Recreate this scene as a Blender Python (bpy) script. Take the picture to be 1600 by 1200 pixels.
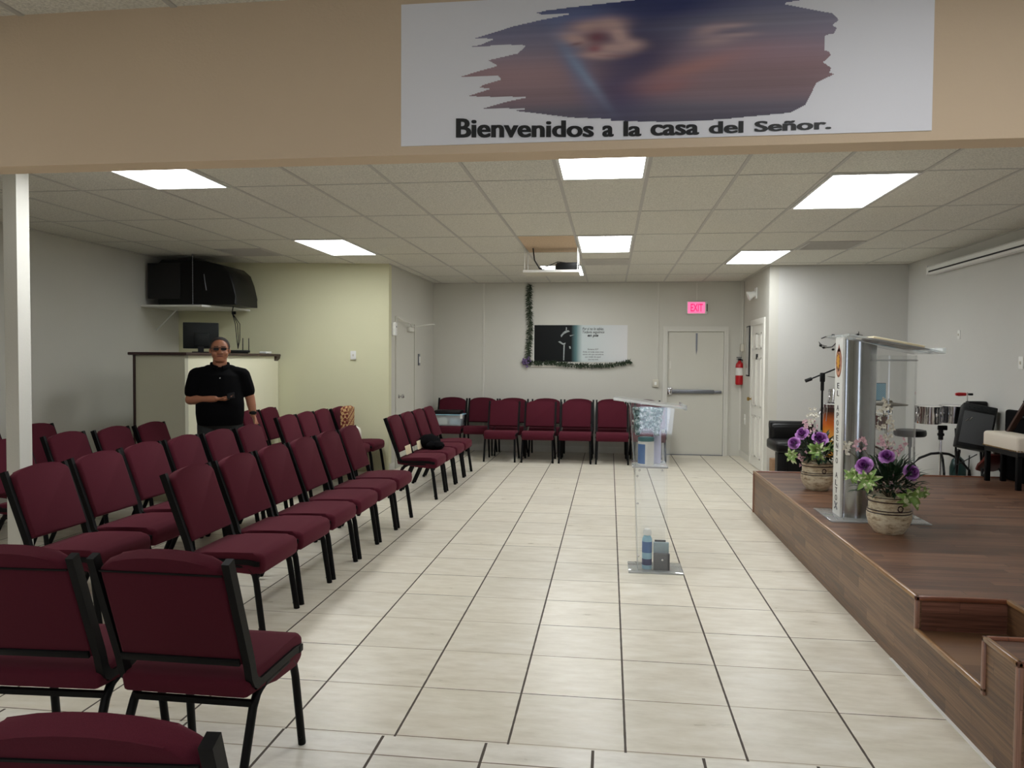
import bpy, bmesh, math, random
import numpy as np
from mathutils import Vector, Matrix, Euler
random.seed(7)
for o in list(bpy.data.objects): bpy.data.objects.remove(o)
C = bpy.context.scene.collection
PI = math.pi

# ------------------------------------------------------------------ camera
FOC, YAW, PITCH, ROLL, EYE = 1191.17, -.1271, -.032, -.0065, 1.5275
def cam_axes():
    cy, sy, cp, sp, cr, sr = math.cos(YAW), math.sin(YAW), math.cos(PITCH), math.sin(PITCH), math.cos(ROLL), math.sin(ROLL)
    f = Vector((sy*cp, cy*cp, sp)); r = Vector((cy, -sy, 0)); d = -(r.cross(f))
    return cr*r+sr*d, -sr*r+cr*d, f
RX, DN, FW = cam_axes()
def ray(u, v): return RX*((u-800)/FOC)+DN*((v-600)/FOC)+FW
def at_y(u, v, y):
    d = ray(u, v); q = d*(y/d.y); q.z += EYE; return q
def at_z(u, v, z):
    d = ray(u, v); q = d*((z-EYE)/d.z); q.z = z; return q
def at_x(u, v, x):
    d = ray(u, v); q = d*(x/d.x); q.z += EYE; return q
cd = bpy.data.cameras.new('camera'); cam = bpy.data.objects.new('camera', cd); C.objects.link(cam)
cam.matrix_world = Matrix(((RX.x, -DN.x, -FW.x, 0), (RX.y, -DN.y, -FW.y, 0), (RX.z, -DN.z, -FW.z, EYE), (0, 0, 0, 1)))
cd.sensor_width = 36; cd.lens = 36*FOC/1600; cd.clip_start = .05; cd.clip_end = 60
sc = bpy.context.scene; sc.camera = cam
vs = sc.view_settings; vs.view_transform = 'Standard'; vs.look = 'None'; vs.gamma = 1; vs.use_curve_mapping = False; vs.exposure = 0.3
w = bpy.data.worlds.new('world'); sc.world = w; w.use_nodes = True
w.node_tree.nodes['Background'].inputs[0].default_value = (.5, .52, .55, 1); w.node_tree.nodes['Background'].inputs[1].default_value = .3
LAMP = 13.0      # ceiling panels, emission strength
LAMP_FRONT = 8.0 # panels of the front room behind the camera

# ------------------------------------------------------------------ materials
def lin(c):
    return tuple(((x/255)/12.92 if x/255 <= .04045 else ((x/255+.055)/1.055)**2.4) for x in c[:3])+(1,)
class NT:
    def __init__(s, name):
        s.m = bpy.data.materials.new(name); s.m.use_nodes = True; s.t = s.m.node_tree; s.t.nodes.clear()
        s.out = s.n('ShaderNodeOutputMaterial')
    def n(s, typ, **kw):
        nd = s.t.nodes.new(typ)
        for k, v in kw.items():
            if k.startswith('i_'): nd.inputs[k[2:].replace('_', ' ')].default_value = v
            else: setattr(nd, k, v)
        return nd
    def l(s, a, b): s.t.links.new(a, b)
    def math(s, op, a, b=None, c=None):
        nd = s.n('ShaderNodeMath', operation=op)
        for i, x in enumerate((a, b, c)):
            if x is None: continue
            if isinstance(x, (int, float)): nd.inputs[i].default_value = x
            else: s.l(x, nd.inputs[i])
        return nd.outputs[0]
    def mix(s, f, a, b):
        nd = s.n('ShaderNodeMix', data_type='RGBA')
        for i, x in ((0, f), (6, a), (7, b)):
            if isinstance(x, (int, float)): nd.inputs[i].default_value = x
            elif isinstance(x, tuple): nd.inputs[i].default_value = x
            else: s.l(x, nd.inputs[i])
        return nd.outputs[2]
    def obj(s): return s.n('ShaderNodeTexCoord').outputs['Object']
    def noise(s, vec, scale, detail=3, rough=.5):
        nd = s.n('ShaderNodeTexNoise'); nd.inputs['Scale'].default_value = scale; nd.inputs['Detail'].default_value = detail; nd.inputs['Roughness'].default_value = rough
        if vec is not None: s.l(vec, nd.inputs['Vector'])
        return nd.outputs['Fac']
    def ramp(s, f, stops):
        nd = s.n('ShaderNodeValToRGB'); e = nd.color_ramp.elements
        while len(e) < len(stops): e.new(.5)
        for i, (p, c) in enumerate(stops): e[i].position = p; e[i].color = c
        s.l(f, nd.inputs[0]); return nd.outputs[0]
    def mapping(s, vec, scale=(1, 1, 1), loc=(0, 0, 0), rot=(0, 0, 0)):
        nd = s.n('ShaderNodeMapping'); nd.inputs['Scale'].default_value = scale; nd.inputs['Location'].default_value = loc; nd.inputs['Rotation'].default_value = rot
        s.l(vec, nd.inputs['Vector']); return nd.outputs[0]
    def bsdf(s, col, rough=.6, metal=0, bump=None, bstr=.2, bdist=.01, sheen=0, coat=0, spec=.5):
        b = s.n('ShaderNodeBsdfPrincipled'); b.inputs['Metallic'].default_value = metal
        b.inputs['Specular IOR Level'].default_value = spec
        if sheen: b.inputs['Sheen Weight'].default_value = sheen; b.inputs['Sheen Roughness'].default_value = .5; b.inputs['Sheen Tint'].default_value = (.8, .3, .35, 1)
        if coat: b.inputs['Coat Weight'].default_value = coat; b.inputs['Coat Roughness'].default_value = .15
        if isinstance(col, tuple): b.inputs['Base Color'].default_value = col
        else: s.l(col, b.inputs['Base Color'])
        if isinstance(rough, (int, float)): b.inputs['Roughness'].default_value = rough
        else: s.l(rough, b.inputs['Roughness'])
        if bump is not None:
            bp = s.n('ShaderNodeBump'); bp.inputs['Strength'].default_value = bstr; bp.inputs['Distance'].default_value = bdist
            s.l(bump, bp.inputs['Height']); s.l(bp.outputs[0], b.inputs['Normal'])
        s.l(b.outputs[0], s.out.inputs[0]); return b
def plain(name, col, rough=.5, metal=0, var=.06, scale=30, **kw):
    t = NT(name); a = lin(col); f = t.noise(t.obj(), scale)
    lo = tuple(x*(1-var) for x in a[:3])+(1,); hi = tuple(min(1, x*(1+var)) for x in a[:3])+(1,)
    t.bsdf(t.mix(f, lo, hi), rough, metal, **kw); return t.m
def wallmat(name, col, stain=.04):
    t = NT(name); v = t.obj(); a = lin(col)
    f = t.noise(v, 1.3, 4); g = t.noise(v, 90, 2)
    c = t.mix(f, tuple(x*(1-stain) for x in a[:3])+(1,), tuple(min(1, x*(1+stain)) for x in a[:3])+(1,))
    t.bsdf(c, .7, bump=g, bstr=.25, bdist=.004, spec=.3); return t.m
def emit(name, col, k):
    t = NT(name); e = t.n('ShaderNodeEmission'); e.inputs[0].default_value = lin(col); e.inputs[1].default_value = k
    t.l(e.outputs[0], t.out.inputs[0]); return t.m
def acrylic(name, tint=(.99, .995, .995, 1), haze=.02):
    t = NT(name); tr = t.n('ShaderNodeBsdfTransparent'); tr.inputs[0].default_value = tint
    gl = t.n('ShaderNodeBsdfGlossy'); gl.inputs['Roughness'].default_value = .03
    df = t.n('ShaderNodeBsdfDiffuse'); df.inputs[0].default_value = (.9, .93, .93, 1)
    fr = t.n('ShaderNodeFresnel'); gm = t.n('ShaderNodeNewGeometry'); t.l(t.math('MULTIPLY_ADD', gm.outputs['Backfacing'], 1/1.45-1.45, 1.45), fr.inputs[0])
    m1 = t.n('ShaderNodeMixShader'); m1.inputs[0].default_value = haze; t.l(tr.outputs[0], m1.inputs[1]); t.l(df.outputs[0], m1.inputs[2])
    m2 = t.n('ShaderNodeMixShader'); t.l(fr.outputs[0], m2.inputs[0]); t.l(m1.outputs[0], m2.inputs[1]); t.l(gl.outputs[0], m2.inputs[2])
    t.l(m2.outputs[0], t.out.inputs[0]); return t.m
def tilefloor(name, x0, y0, px, py, base, lx=.0035):
    t = NT(name); v = t.obj(); s = t.n('ShaderNodeSeparateXYZ'); t.l(v, s.inputs[0])
    u = t.math('DIVIDE', t.math('SUBTRACT', s.outputs[0], x0), px); w_ = t.math('DIVIDE', t.math('SUBTRACT', s.outputs[1], y0), py)
    def dist(q): # distance to nearest integer
        f = t.math('FRACT', q); return t.math('MINIMUM', f, t.math('SUBTRACT', 1.0, f))
    du, dw = dist(u), dist(w_)
    wob = t.math('MULTIPLY', t.noise(v, 14, 2), .006)
    gu = t.math('LESS_THAN', du, t.math('ADD', wob, lx/px)); gw = t.math('LESS_THAN', dw, t.math('ADD', wob, lx*.45/py))
    cb = t.n('ShaderNodeCombineXYZ'); t.l(t.math('FLOOR', u), cb.inputs[0]); t.l(t.math('FLOOR', w_), cb.inputs[1])
    wn = t.n('ShaderNodeTexWhiteNoise'); t.l(cb.outputs[0], wn.inputs['Vector'])
    cb2 = t.n('ShaderNodeCombineXYZ'); t.l(t.math('FLOOR', u), cb2.inputs[0]); t.l(t.math('ROUND', w_), cb2.inputs[1])
    wn2 = t.n('ShaderNodeTexWhiteNoise'); t.l(cb2.outputs[0], wn2.inputs['Vector'])
    off = t.n('ShaderNodeVectorMath', operation='ADD'); t.l(v, off.inputs[0]); t.l(wn.outputs['Color'], off.inputs[1])
    mm = t.mapping(off.outputs[0], (2.2, 7, 1)); n1 = t.noise(mm, 2.2, 6, .62)
    a, b, c = base
    col = t.ramp(n1, [(.3, lin(a)), (.52, lin(b)), (.72, lin(c))])
    hs = t.n('ShaderNodeHueSaturation'); t.l(col, hs.inputs['Color']); t.l(t.math('MULTIPLY_ADD', wn.outputs['Value'], .1, .94), hs.inputs['Value'])
    gcw = t.ramp(wn2.outputs['Value'], [(.2, lin((172, 160, 140))), (.55, lin((128, 112, 92))), (.85, lin((62, 52, 44)))])
    c1 = t.mix(gw, hs.outputs[0], gcw); c2 = t.mix(gu, c1, lin((72, 62, 52)))
    g = t.math('MAXIMUM', gu, gw)
    rough = t.math('MULTIPLY_ADD', n1, .25, t.math('MULTIPLY_ADD', g, .4, .2))
    t.bsdf(c2, rough, bump=t.math('SUBTRACT', 1.0, g), bstr=.5, bdist=.003, spec=.45); return t.m
def woodplank(name, au, av, length, width, cols, rough=.3, coat=.3):
    """laminate strips running along axis au (0,1,2), across axis av"""
    t = NT(name); v = t.obj(); s = t.n('ShaderNodeSeparateXYZ'); t.l(v, s.inputs[0])
    U, V = s.outputs[au], s.outputs[av]
    row = t.math('FLOOR', t.math('DIVIDE', V, width))
    wr = t.n('ShaderNodeTexWhiteNoise', noise_dimensions='1D'); t.l(row, wr.inputs['W'])
    uu = t.math('ADD', t.math('DIVIDE', U, length), wr.outputs['Value']); cell = t.math('FLOOR', uu)
    cb = t.n('ShaderNodeCombineXYZ'); t.l(row, cb.inputs[0]); t.l(cell, cb.inputs[1])
    wn = t.n('ShaderNodeTexWhiteNoise'); t.l(cb.outputs[0], wn.inputs['Vector'])
    gv = t.n('ShaderNodeCombineXYZ'); t.l(t.math('MULTIPLY', U, 2.6), gv.inputs[0]); t.l(t.math('MULTIPLY', V, 85), gv.inputs[1]); t.l(t.math('MULTIPLY', wn.outputs['Value'], 37), gv.inputs[2])
    g = t.noise(gv.outputs[0], 1.0, 5, .65)
    f = t.math('ADD', t.math('MULTIPLY', wn.outputs['Value'], .30), t.math('MULTIPLY_ADD', g, 1.3, -.28))
    col = t.ramp(f, [(.2, lin(cols[0])), (.5, lin(cols[1])), (.85, lin(cols[2]))])
    fr = t.math('FRACT', t.math('DIVIDE', V, width)); e1 = t.math('LESS_THAN', fr, .03); fu = t.math('FRACT', uu); e2 = t.math('LESS_THAN', fu, .004)
    col = t.mix(t.math('MULTIPLY', t.math('MAXIMUM', e1, e2), .6), col, lin(tuple(x*.45 for x in cols[0])))
    t.bsdf(col, t.math('MULTIPLY_ADD', g, .2, rough-.1), bump=g, bstr=.05, bdist=.002, coat=coat); return t.m
def ceiltile(name, col):
    t = NT(name); v = t.obj(); a = lin(col)
    sp = t.noise(v, 95, 3, .75); sp2 = t.noise(v, 120, 2, .6); big = t.noise(v, .8, 3)
    c = t.mix(t.math('MULTIPLY_ADD', sp, 4.0, -1.5), tuple(x*.62 for x in a[:3])+(1,), a)
    c = t.mix(t.math('MULTIPLY', big, .5), c, lin((col[0]-8, col[1]-10, col[2]-20)))
    t.bsdf(c, .9, bump=sp2, bstr=.6, bdist=.006, spec=.1); return t.m

M = dict(
    wall=wallmat('wall_paint', (204, 202, 192)), wall_cream=wallmat('cream_wall', (218, 216, 182)), wall_right=wallmat('grey_white_paint', (204, 203, 198)),
    header=wallmat('tan_header_paint', (216, 194, 166)), trim=wallmat('trim_paint', (214, 212, 203)), booth_dim=wallmat('booth_shaded_paint', (196, 194, 172)), booth=wallmat('booth_lit_paint', (236, 233, 205)),  # booth paint comes twice: shade and lamplight put into the two colours
    door=wallmat('door_paint', (205, 203, 192)), door_w=wallmat('white_door_paint', (226, 224, 215)),
    ceil=ceiltile('acoustic_tile', (238, 236, 228)), grid=plain('grid_metal', (190, 187, 180), .5), stain=ceiltile('stained_tile', (232, 206, 178)),
    lamp=emit('lit_diffuser', (250, 253, 255), LAMP), lampf=emit('lit_diffuser_front', (252, 252, 252), LAMP_FRONT),
    white=plain('white_plastic', (235, 235, 230), .4), whitem=plain('white_metal', (225, 225, 220), .4), beige=plain('beige_plastic', (205, 200, 185), .5),
    fabric=None, blackm=plain('black_powder_coat', (8, 8, 9), .5, 0, spec=.15), black=plain('black_plastic', (10, 10, 11), .45, spec=.3), blackf=plain('black_cloth', (6, 6, 8), .9, spec=.1),
    blackl=plain('black_leather', (9, 9, 10), .4, spec=.35), chrome=plain('chrome', (215, 215, 218), .12, 1.0), steel=plain('brushed_steel', (176, 178, 178), .2, 1.0), greym=plain('grey_metal', (120, 122, 128), .35, .7),
    brass=plain('brass', (170, 140, 80), .3, 1.0), dark=plain('dark_grey_plastic', (26, 30, 30), .5, spec=.3), grille=plain('speaker_grille_cloth', (74, 76, 78), .8, scale=400, var=.3),
    wood_top=woodplank('stage_top_laminate', 0, 1, .9, .063, ((52, 32, 22), (96, 64, 46), (138, 102, 78)), .45, .08),
    wood_side=woodplank('stage_side_laminate', 1, 2, .42, .068, ((76, 52, 36), (112, 82, 58), (144, 112, 82)), .45, .1),
    wood_end=woodplank('stage_end_laminate', 0, 2, .42, .068, ((80, 50, 40), (116, 76, 62), (150, 104, 88)), .4, .1),
    nosing=woodplank('stage_nosing', 1, 0, .7, .02, ((110, 78, 50), (150, 112, 74), (182, 144, 98)), .35, .2), nosing_x=woodplank('stage_nosing_cross', 0, 1, .7, .02, ((96, 54, 40), (128, 76, 54), (156, 98, 70)), .35, .2), nosing_z=woodplank('stage_corner_trim', 2, 0, .7, .02, ((120, 84, 68), (156, 116, 98), (190, 150, 130)), .35, .2),
    darkwood=plain('dark_stained_wood', (52, 28, 26), .35, scale=8, var=.2), ply=plain('bare_plywood', (150, 118, 88), .7, var=.12),
    acr=acrylic('clear_acrylic'), acr_edge=acrylic('acrylic_edge', (.97, .985, .985, 1), .3), bin=acrylic('clear_bin_plastic', (.75, .83, .85, 1), .35),
    ink=plain('black_ink', (14, 14, 16), .5), skin=plain('skin', (168, 112, 84), .5, var=.1, scale=12), hair=plain('grey_hair', (66, 62, 60), .9, spec=.1), trousers=plain('dark_trousers', (36, 40, 40), .85),
    lips=plain('lips', (120, 66, 58), .5), lens=plain('tinted_lens', (26, 20, 20), .35, spec=.2), red=plain('red_paint', (176, 20, 28), .3), label=plain('paper_label', (225, 222, 215), .6),
    rose=plain('purple_petal', (160, 92, 176), .6, var=.25, scale=25), rose_l=plain('pale_purple_petal', (188, 130, 200), .6, var=.2, scale=25), rose_d=plain('deep_purple_petal', (120, 38, 128), .6, var=.25, scale=25), pink=plain('pink_petal', (228, 190, 200), .6, var=.1), cream=plain('white_blossom', (232, 228, 214), .6),
    leaf=plain('dark_green_leaf', (34, 58, 34), .55, var=.3, scale=40), leafp=plain('pale_leaf_edge', (206, 214, 170), .5), leafl=plain('light_green_leaf', (128, 160, 84), .5, var=.2, scale=20), stem=plain('brown_stem', (92, 80, 60), .7), garland=plain('garland_needles', (42, 58, 36), .7, var=.4, scale=60),
    tealcap=plain('teal_lid', (24, 96, 100), .4), blue=plain('blue_label', (38, 96, 160), .5), navy=plain('navy_label', (30, 40, 100), .5), sky=plain('pale_blue_label', (150, 195, 215), .5), paper=plain('cream_paper', (228, 214, 180), .8), bookd=plain('dark_book_cover', (84, 84, 86), .5),
    amber=None, linen=plain('cream_linen', (214, 204, 188), .9, var=.08, scale=200), mahog=plain('mahogany_drum', (92, 34, 30), .3), skinhead=plain('drum_head', (228, 226, 220), .5), guitar=plain('guitar_neck', (70, 48, 40), .4),
    cym=plain('dark_bronze', (96, 84, 62), .35, 1.0), green=plain('dark_green_glass', (22, 58, 54), .3), glow=emit('exit_glow', (255, 36, 90), 1.6), exitw=emit('exit_face', (255, 120, 165), 1.0),
)
def fabric():
    t = NT('burgundy_upholstery'); v = t.obj(); f = t.noise(v, 700, 2, .8); g = t.noise(v, 3, 3)
    c = t.mix(f, lin((48, 14, 23)), lin((92, 34, 47))); c = t.mix(t.math('MULTIPLY', g, .35), c, lin((82, 26, 38)))
    t.bsdf(c, .9, bump=f, bstr=.3, bdist=.001, sheen=.12, spec=.1); return t.m
M['fabric'] = fabric()
def amber():
    t = NT('amber_burst_lacquer'); s = t.n('ShaderNodeSeparateXYZ'); t.l(t.obj(), s.inputs[0])
    t.bsdf(t.ramp(t.math('MULTIPLY_ADD', s.outputs[2], 1.7, -.8), [(.3, lin((236, 170, 60))), (.6, lin((196, 96, 30))), (.85, lin((50, 20, 14)))]), .2, coat=.5); return t.m
M['amber'] = amber()
def plaid():
    t = NT('brown_plaid_cloth'); c = t.n('ShaderNodeTexChecker'); c.inputs['Scale'].default_value = 28; t.l(t.mapping(t.obj(), rot=(.4, .3, .2)), c.inputs['Vector'])
    c.inputs[1].default_value = lin((110, 40, 30)); c.inputs[2].default_value = lin((196, 160, 110)); t.bsdf(c.outputs[0], .9); return t.m
M['plaid'] = plaid()
def stripes():
    t = NT('blue_striped_print'); wv = t.n('ShaderNodeTexWave'); wv.inputs['Scale'].default_value = 22; t.l(t.mapping(t.obj(), rot=(0, .7, 0)), wv.inputs['Vector'])
    t.bsdf(t.mix(wv.outputs[1], lin((60, 120, 150)), lin((160, 196, 206))), .6); return t.m
M['stripes'] = stripes()
def potmat():
    t = NT('antique_glazed_clay'); v = t.obj(); n = t.noise(t.mapping(v, (20, 20, 45)), 1, 5, .7)
    t.bsdf(t.ramp(n, [(.28, lin((110, 92, 68))), (.42, lin((196, 178, 146))), (.58, lin((228, 218, 192)))]), .35, bump=n, bstr=.4, bdist=.004); return t.m
M['pot'] = potmat()
def vcol(name, rough=.6):
    t = NT(name); a = t.n('ShaderNodeVertexColor'); a.layer_name = 'Col'; t.bsdf(a.outputs[0], rough, spec=.2); return t.m
M['print'] = vcol('printed_vinyl')
M['vinyl'] = plain('white_vinyl', (236, 236, 242), .5, var=.02, scale=3)

# ------------------------------------------------------------------ mesh helpers
def mesh_obj(name, bm, m, parent=None, smooth=35, recalc=True):
    if recalc: bmesh.ops.recalc_face_normals(bm, faces=bm.faces[:])
    me = bpy.data.meshes.new(name); bm.to_mesh(me); bm.free()
    for mm in (m if isinstance(m, (list, tuple)) else [m]): me.materials.append(mm)
    if smooth:
        me.polygons.foreach_set('use_smooth', [True]*len(me.polygons)); me.set_sharp_from_angle(angle=math.radians(smooth))
    o = bpy.data.objects.new(name, me); C.objects.link(o)
    if parent: o.parent = parent
    return o
def thing(name, label, cat, loc=(0, 0, 0), rz=0, group=None):
    o = bpy.data.objects.new(name, None); C.objects.link(o); o.location = loc; o.rotation_euler = (0, 0, rz); o.empty_display_size = .1
    o['label'] = label; o['category'] = cat
    if group: o['group'] = group
    return o
def tag(o, label, cat, group=None):
    o['label'] = label; o['category'] = cat
    if group: o['group'] = group
    return o
def struct(name, bm, m, parent=None, **kw):
    o = mesh_obj(name, bm, m, parent, **kw)
    if not parent: o['kind'] = 'structure'
    return o
def dup(root, loc, rz, label, group=None):
    r = root.copy(); C.objects.link(r); r.location = loc; r.rotation_euler = (0, 0, rz); r['label'] = label
    if group: r['group'] = group
    for ch in list(root.children):
        c = ch.copy(); C.objects.link(c); c.parent = r
        for g in ch.children:
            d = g.copy(); C.objects.link(d); d.parent = c
    return r
def nb(): return bmesh.new()
def bx(bm, lo, hi, bev=0, seg=2, mi=0, mat=None):
    r = bmesh.ops.create_cube(bm, size=1); vs_ = r['verts']
    for v in vs_:
        v.co = Vector([lo[i]+(v.co[i]+.5)*(hi[i]-lo[i]) for i in range(3)])
    fs = list({f for v in vs_ for f in v.link_faces}); es = list({e for v in vs_ for e in v.link_edges})
    for f in fs: f.material_index = mi
    if bev > 0:
        rr = bmesh.ops.bevel(bm, geom=es, offset=bev, segments=seg, profile=.5, affect='EDGES')
        vs_ = list({v for f in rr['faces'] for v in f.verts}|{v for v in vs_ if v.is_valid})
    if mat is not None: bmesh.ops.transform(bm, matrix=mat, verts=[v for v in vs_ if v.is_valid])
    return bm
def box(lo, hi, bev=0, seg=2): return bx(nb(), lo, hi, bev, seg)
def frame_at(d, up=Vector((0, 0, 1))):
    d = d.normalized(); up = up if abs(d.dot(up)) < .95 else Vector((1, 0, 0))
    s = d.cross(up).normalized(); return s, s.cross(d).normalized()
def tube(bm, pts, r, seg=8, r2=None, up=Vector((0, 0, 1)), cap=True, mi=0):
    """sweep an ellipse (half sizes r sideways, r2 along up) along a polyline; r may be a list"""
    pts = [Vector(p) for p in pts]; n = len(pts); rs = r if isinstance(r, (list, tuple)) else [r]*n
    r2s = (r2 if isinstance(r2, (list, tuple)) else [r2]*n) if r2 else rs; rings = []
    for i, p in enumerate(pts):
        d = (pts[min(i+1, n-1)]-pts[max(i-1, 0)])
        s, u = frame_at(d, up)
        rings.append([bm.verts.new(p+s*(rs[i]*math.cos(a))+u*(r2s[i]*math.sin(a))) for a in [2*PI*k/seg for k in range(seg)]])
    for i in range(n-1):
        for k in range(seg):
            f = bm.faces.new((rings[i][k], rings[i][(k+1) % seg], rings[i+1][(k+1) % seg], rings[i+1][k])); f.material_index = mi
    if cap:
        for rg in (rings[0][::-1], rings[-1]):
            f = bm.faces.new(rg); f.material_index = mi
    return bm
def barpath(bm, pts, w_, h, side=Vector((1, 0, 0))):
    """rectangular bar with width along `side`"""
    pts = [Vector(p) for p in pts]; n = len(pts); rings = []
    for i, p in enumerate(pts):
        d = (pts[min(i+1, n-1)]-pts[max(i-1, 0)]).normalized(); u = side.cross(d).normalized()
        rings.append([bm.verts.new(p+side*(w_/2*a)+u*(h/2*b)) for a, b in ((-1, -1), (1, -1), (1, 1), (-1, 1))])
    for i in range(n-1):
        for k in range(4): bm.faces.new((rings[i][k], rings[i][(k+1) % 4], rings[i+1][(k+1) % 4], rings[i+1][k]))
    bm.faces.new(rings[0][::-1]); bm.faces.new(rings[-1]); return bm
def lathe(bm, prof, seg=24, c=(0, 0, 0), mi=0, cap=True):
    c = Vector(c); rings = []
    for r, z in prof: rings.append([bm.verts.new(c+Vector((r*math.cos(2*PI*k/seg), r*math.sin(2*PI*k/seg), z))) for k in range(seg)])
    for i in range(len(prof)-1):
        for k in range(seg):
            f = bm.faces.new((rings[i][k], rings[i][(k+1) % seg], rings[i+1][(k+1) % seg], rings[i+1][k])); f.material_index = mi
    if cap:
        for rg, q in ((rings[0][::-1], prof[0]), (rings[-1], prof[-1])):
            if q[0] > 1e-4: f = bm.faces.new(rg); f.material_index = mi
    return bm
def prism(bm, pts, v0, v1, axis=2, bev=0, seg=2, mi=0):
    """extrude a 2-D outline (in the two other axes) from v0 to v1 along axis"""
    def P(a, b, t): return Vector([(t, a, b), (a, t, b), (a, b, t)][axis])
    A = [bm.verts.new(P(a, b, v0)) for a, b in pts]; B = [bm.verts.new(P(a, b, v1)) for a, b in pts]; n = len(pts); fs = []
    fs.append(bm.faces.new(A[::-1])); fs.append(bm.faces.new(B))
    for i in range(n): fs.append(bm.faces.new((A[i], A[(i+1) % n], B[(i+1) % n], B[i])))
    for f in fs: f.material_index = mi
    if bev:
        es = list({e for f in fs[:2] for e in f.edges}); bmesh.ops.bevel(bm, geom=es, offset=bev, segments=seg, profile=.5, affect='EDGES')
    return bm
def xform(bm, m): bmesh.ops.transform(bm, matrix=m, verts=bm.verts[:]); return bm
def blob(bm, c, r, sub=2, rot=None, mi=0):
    res = bmesh.ops.create_icosphere(bm, subdivisions=sub, radius=1)
    mt = Matrix.Translation(Vector(c)) @ (rot.to_matrix().to_4x4() if rot else Matrix.Identity(4)) @ Matrix.Diagonal((*((r, r, r) if isinstance(r, (int, float)) else r), 1))
    bmesh.ops.transform(bm, matrix=mt, verts=res['verts'])
    for v in res['verts']:
        for f in v.link_faces: f.material_index = mi
    return bm
def limb(bm, pts, rs, seg=12):
    """chain of tapered capsules, made to be fused by a voxel remesh"""
    pts = [Vector(p) for p in pts]
    for p, r in zip(pts, rs): blob(bm, p, r if isinstance(r, (int, float)) else r, 2)
    for i in range(len(pts)-1):
        a, b = pts[i], pts[i+1]; ra, rb = rs[i], rs[i+1]
        tube(bm, [a, b], [ra, rb], seg)
    return bm
def fuse(name, bm, m, parent, voxel, smooth=4):
    bmesh.ops.recalc_face_normals(bm, faces=bm.faces[:])
    me = bpy.data.meshes.new(name); bm.to_mesh(me); bm.free(); t = bpy.data.objects.new('temporary', me); C.objects.link(t)
    r = t.modifiers.new('r', 'REMESH'); r.mode = 'VOXEL'; r.voxel_size = voxel
    s = t.modifiers.new('s', 'SMOOTH'); s.factor = .6; s.iterations = smooth
    dg = bpy.context.evaluated_depsgraph_get(); dg.update()
    out = bpy.data.meshes.new_from_object(t.evaluated_get(dg)); bpy.data.objects.remove(t)
    out.name = name; out.materials.clear(); out.materials.append(m); out.polygons.foreach_set('use_smooth', [True]*len(out.polygons))
    o = bpy.data.objects.new(name, out); C.objects.link(o)
    if parent: o.parent = parent
    return o
def text_mesh(txt, bold=0.0, shear=0.0, align='LEFT'):
    cu = bpy.data.curves.new('lettering', 'FONT'); cu.body = txt; cu.size = 1; cu.offset = bold; cu.shear = shear; cu.extrude = .004; cu.align_x = align; cu.resolution_u = 4
    t = bpy.data.objects.new('temporary', cu); C.objects.link(t); dg = bpy.context.evaluated_depsgraph_get(); dg.update()
    me = bpy.data.meshes.new_from_object(t.evaluated_get(dg)); bpy.data.objects.remove(t); return me
def text_on(bm, txt, x0, x1, z0, z1, y, bold=0, shear=0, facing='-y', depth=.0015):
    """letters fitted in a rectangle x0..x1, z0..z1 on the plane y, reading towards -y"""
    me = text_mesh(txt, bold, shear); co = np.empty(len(me.vertices)*3); me.vertices.foreach_get('co', co); co = co.reshape(-1, 3)
    lo, hi = co.min(0), co.max(0); n0 = len(bm.verts); bm.from_mesh(me); bm.verts.ensure_lookup_table()
    for v in bm.verts[n0:]:
        a = (v.co.x-lo[0])/(hi[0]-lo[0]); b = (v.co.y-lo[1])/(hi[1]-lo[1]); c = (v.co.z-lo[2])/(hi[2]-lo[2])
        v.co = Vector((x0+a*(x1-x0), y-depth*c, z0+b*(z1-z0)))
    bpy.data.meshes.remove(me); return bm

# ------------------------------------------------------------------ room shell
H = 2.803
GX, GY, GW, GD = -.9756, 5.4254, .6096, 1.2159       # ceiling grid
XL, XR, YB, YN = -5.75, 3.85, 12.6, 10.53
YF = -3.0
base = ((204, 196, 177), (218, 211, 194), (228, 223, 210))
struct('floor', box((XL-.2, 2.955, -.05), (XR+.2, YB+.2, 0)), tilefloor('stone_look_tile', -1.3104, 2.9662, .4627, .4570, base))
ff = tilefloor('stone_look_tile_front', -.894, 2.807, .4225, .4225, ((206, 200, 186), (224, 219, 207), (234, 230, 220)), .0045)
struct('floor', box((XL-.2, YF-.2, -.05), (XR+.2, 2.955, 0)), ff)
def wall(name, lo, hi, m): return struct(name, box(lo, hi), m)
wall('wall_left', (XL-.12, YF, 0), (XL, 9.62, H+.05), M['wall'])
b = nb(); prism(b, [(XL-.12, 9.6), (-2.95, 9.98), (-2.95, 10.1), (XL-.12, 9.8)], 0, H+.05); struct('wall_left_wing', b, M['wall_cream'])  # yellower, lighter colour than the other walls
wall('wall_nook_left', (-3.07, 10.1, 0), (-2.95, YB, H+.05), M['wall'])
wall('wall_back', (-3.07, YB, 0), (2.22, YB+.12, H+.05), M['wall'])
wall('wall_nook_right', (2.1, YN, 0), (2.22, YB, H+.05), M['wall'])
wall('wall_back_right', (2.22, YN, 0), (XR+.12, YN+.12, H+.05), M['wall_right'])
wall('wall_right', (XR, YF, 0), (XR+.12, YN, H+.05), M['wall_right'])
wall('wall_front', (XL-.12, YF-.12, 0), (XR+.12, YF, H+.05), M['wall'])
wall('wall_header', (XL, 2.635, 2.243), (XR, 2.745, H), M['header'])
wall('trim_1', (-3.985, 4.6, 0), (-3.888, 4.712, H), M['trim'])
lights = [(-4, -1, 1), (-4, 2, 1), (1, -1, 1), (1, 2, 1), (4, 0, 1), (4, 3, 1), (0, 4, 1), (-5, -4, 0), (-1, -5, 0), (3, -4, 0)]
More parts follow.
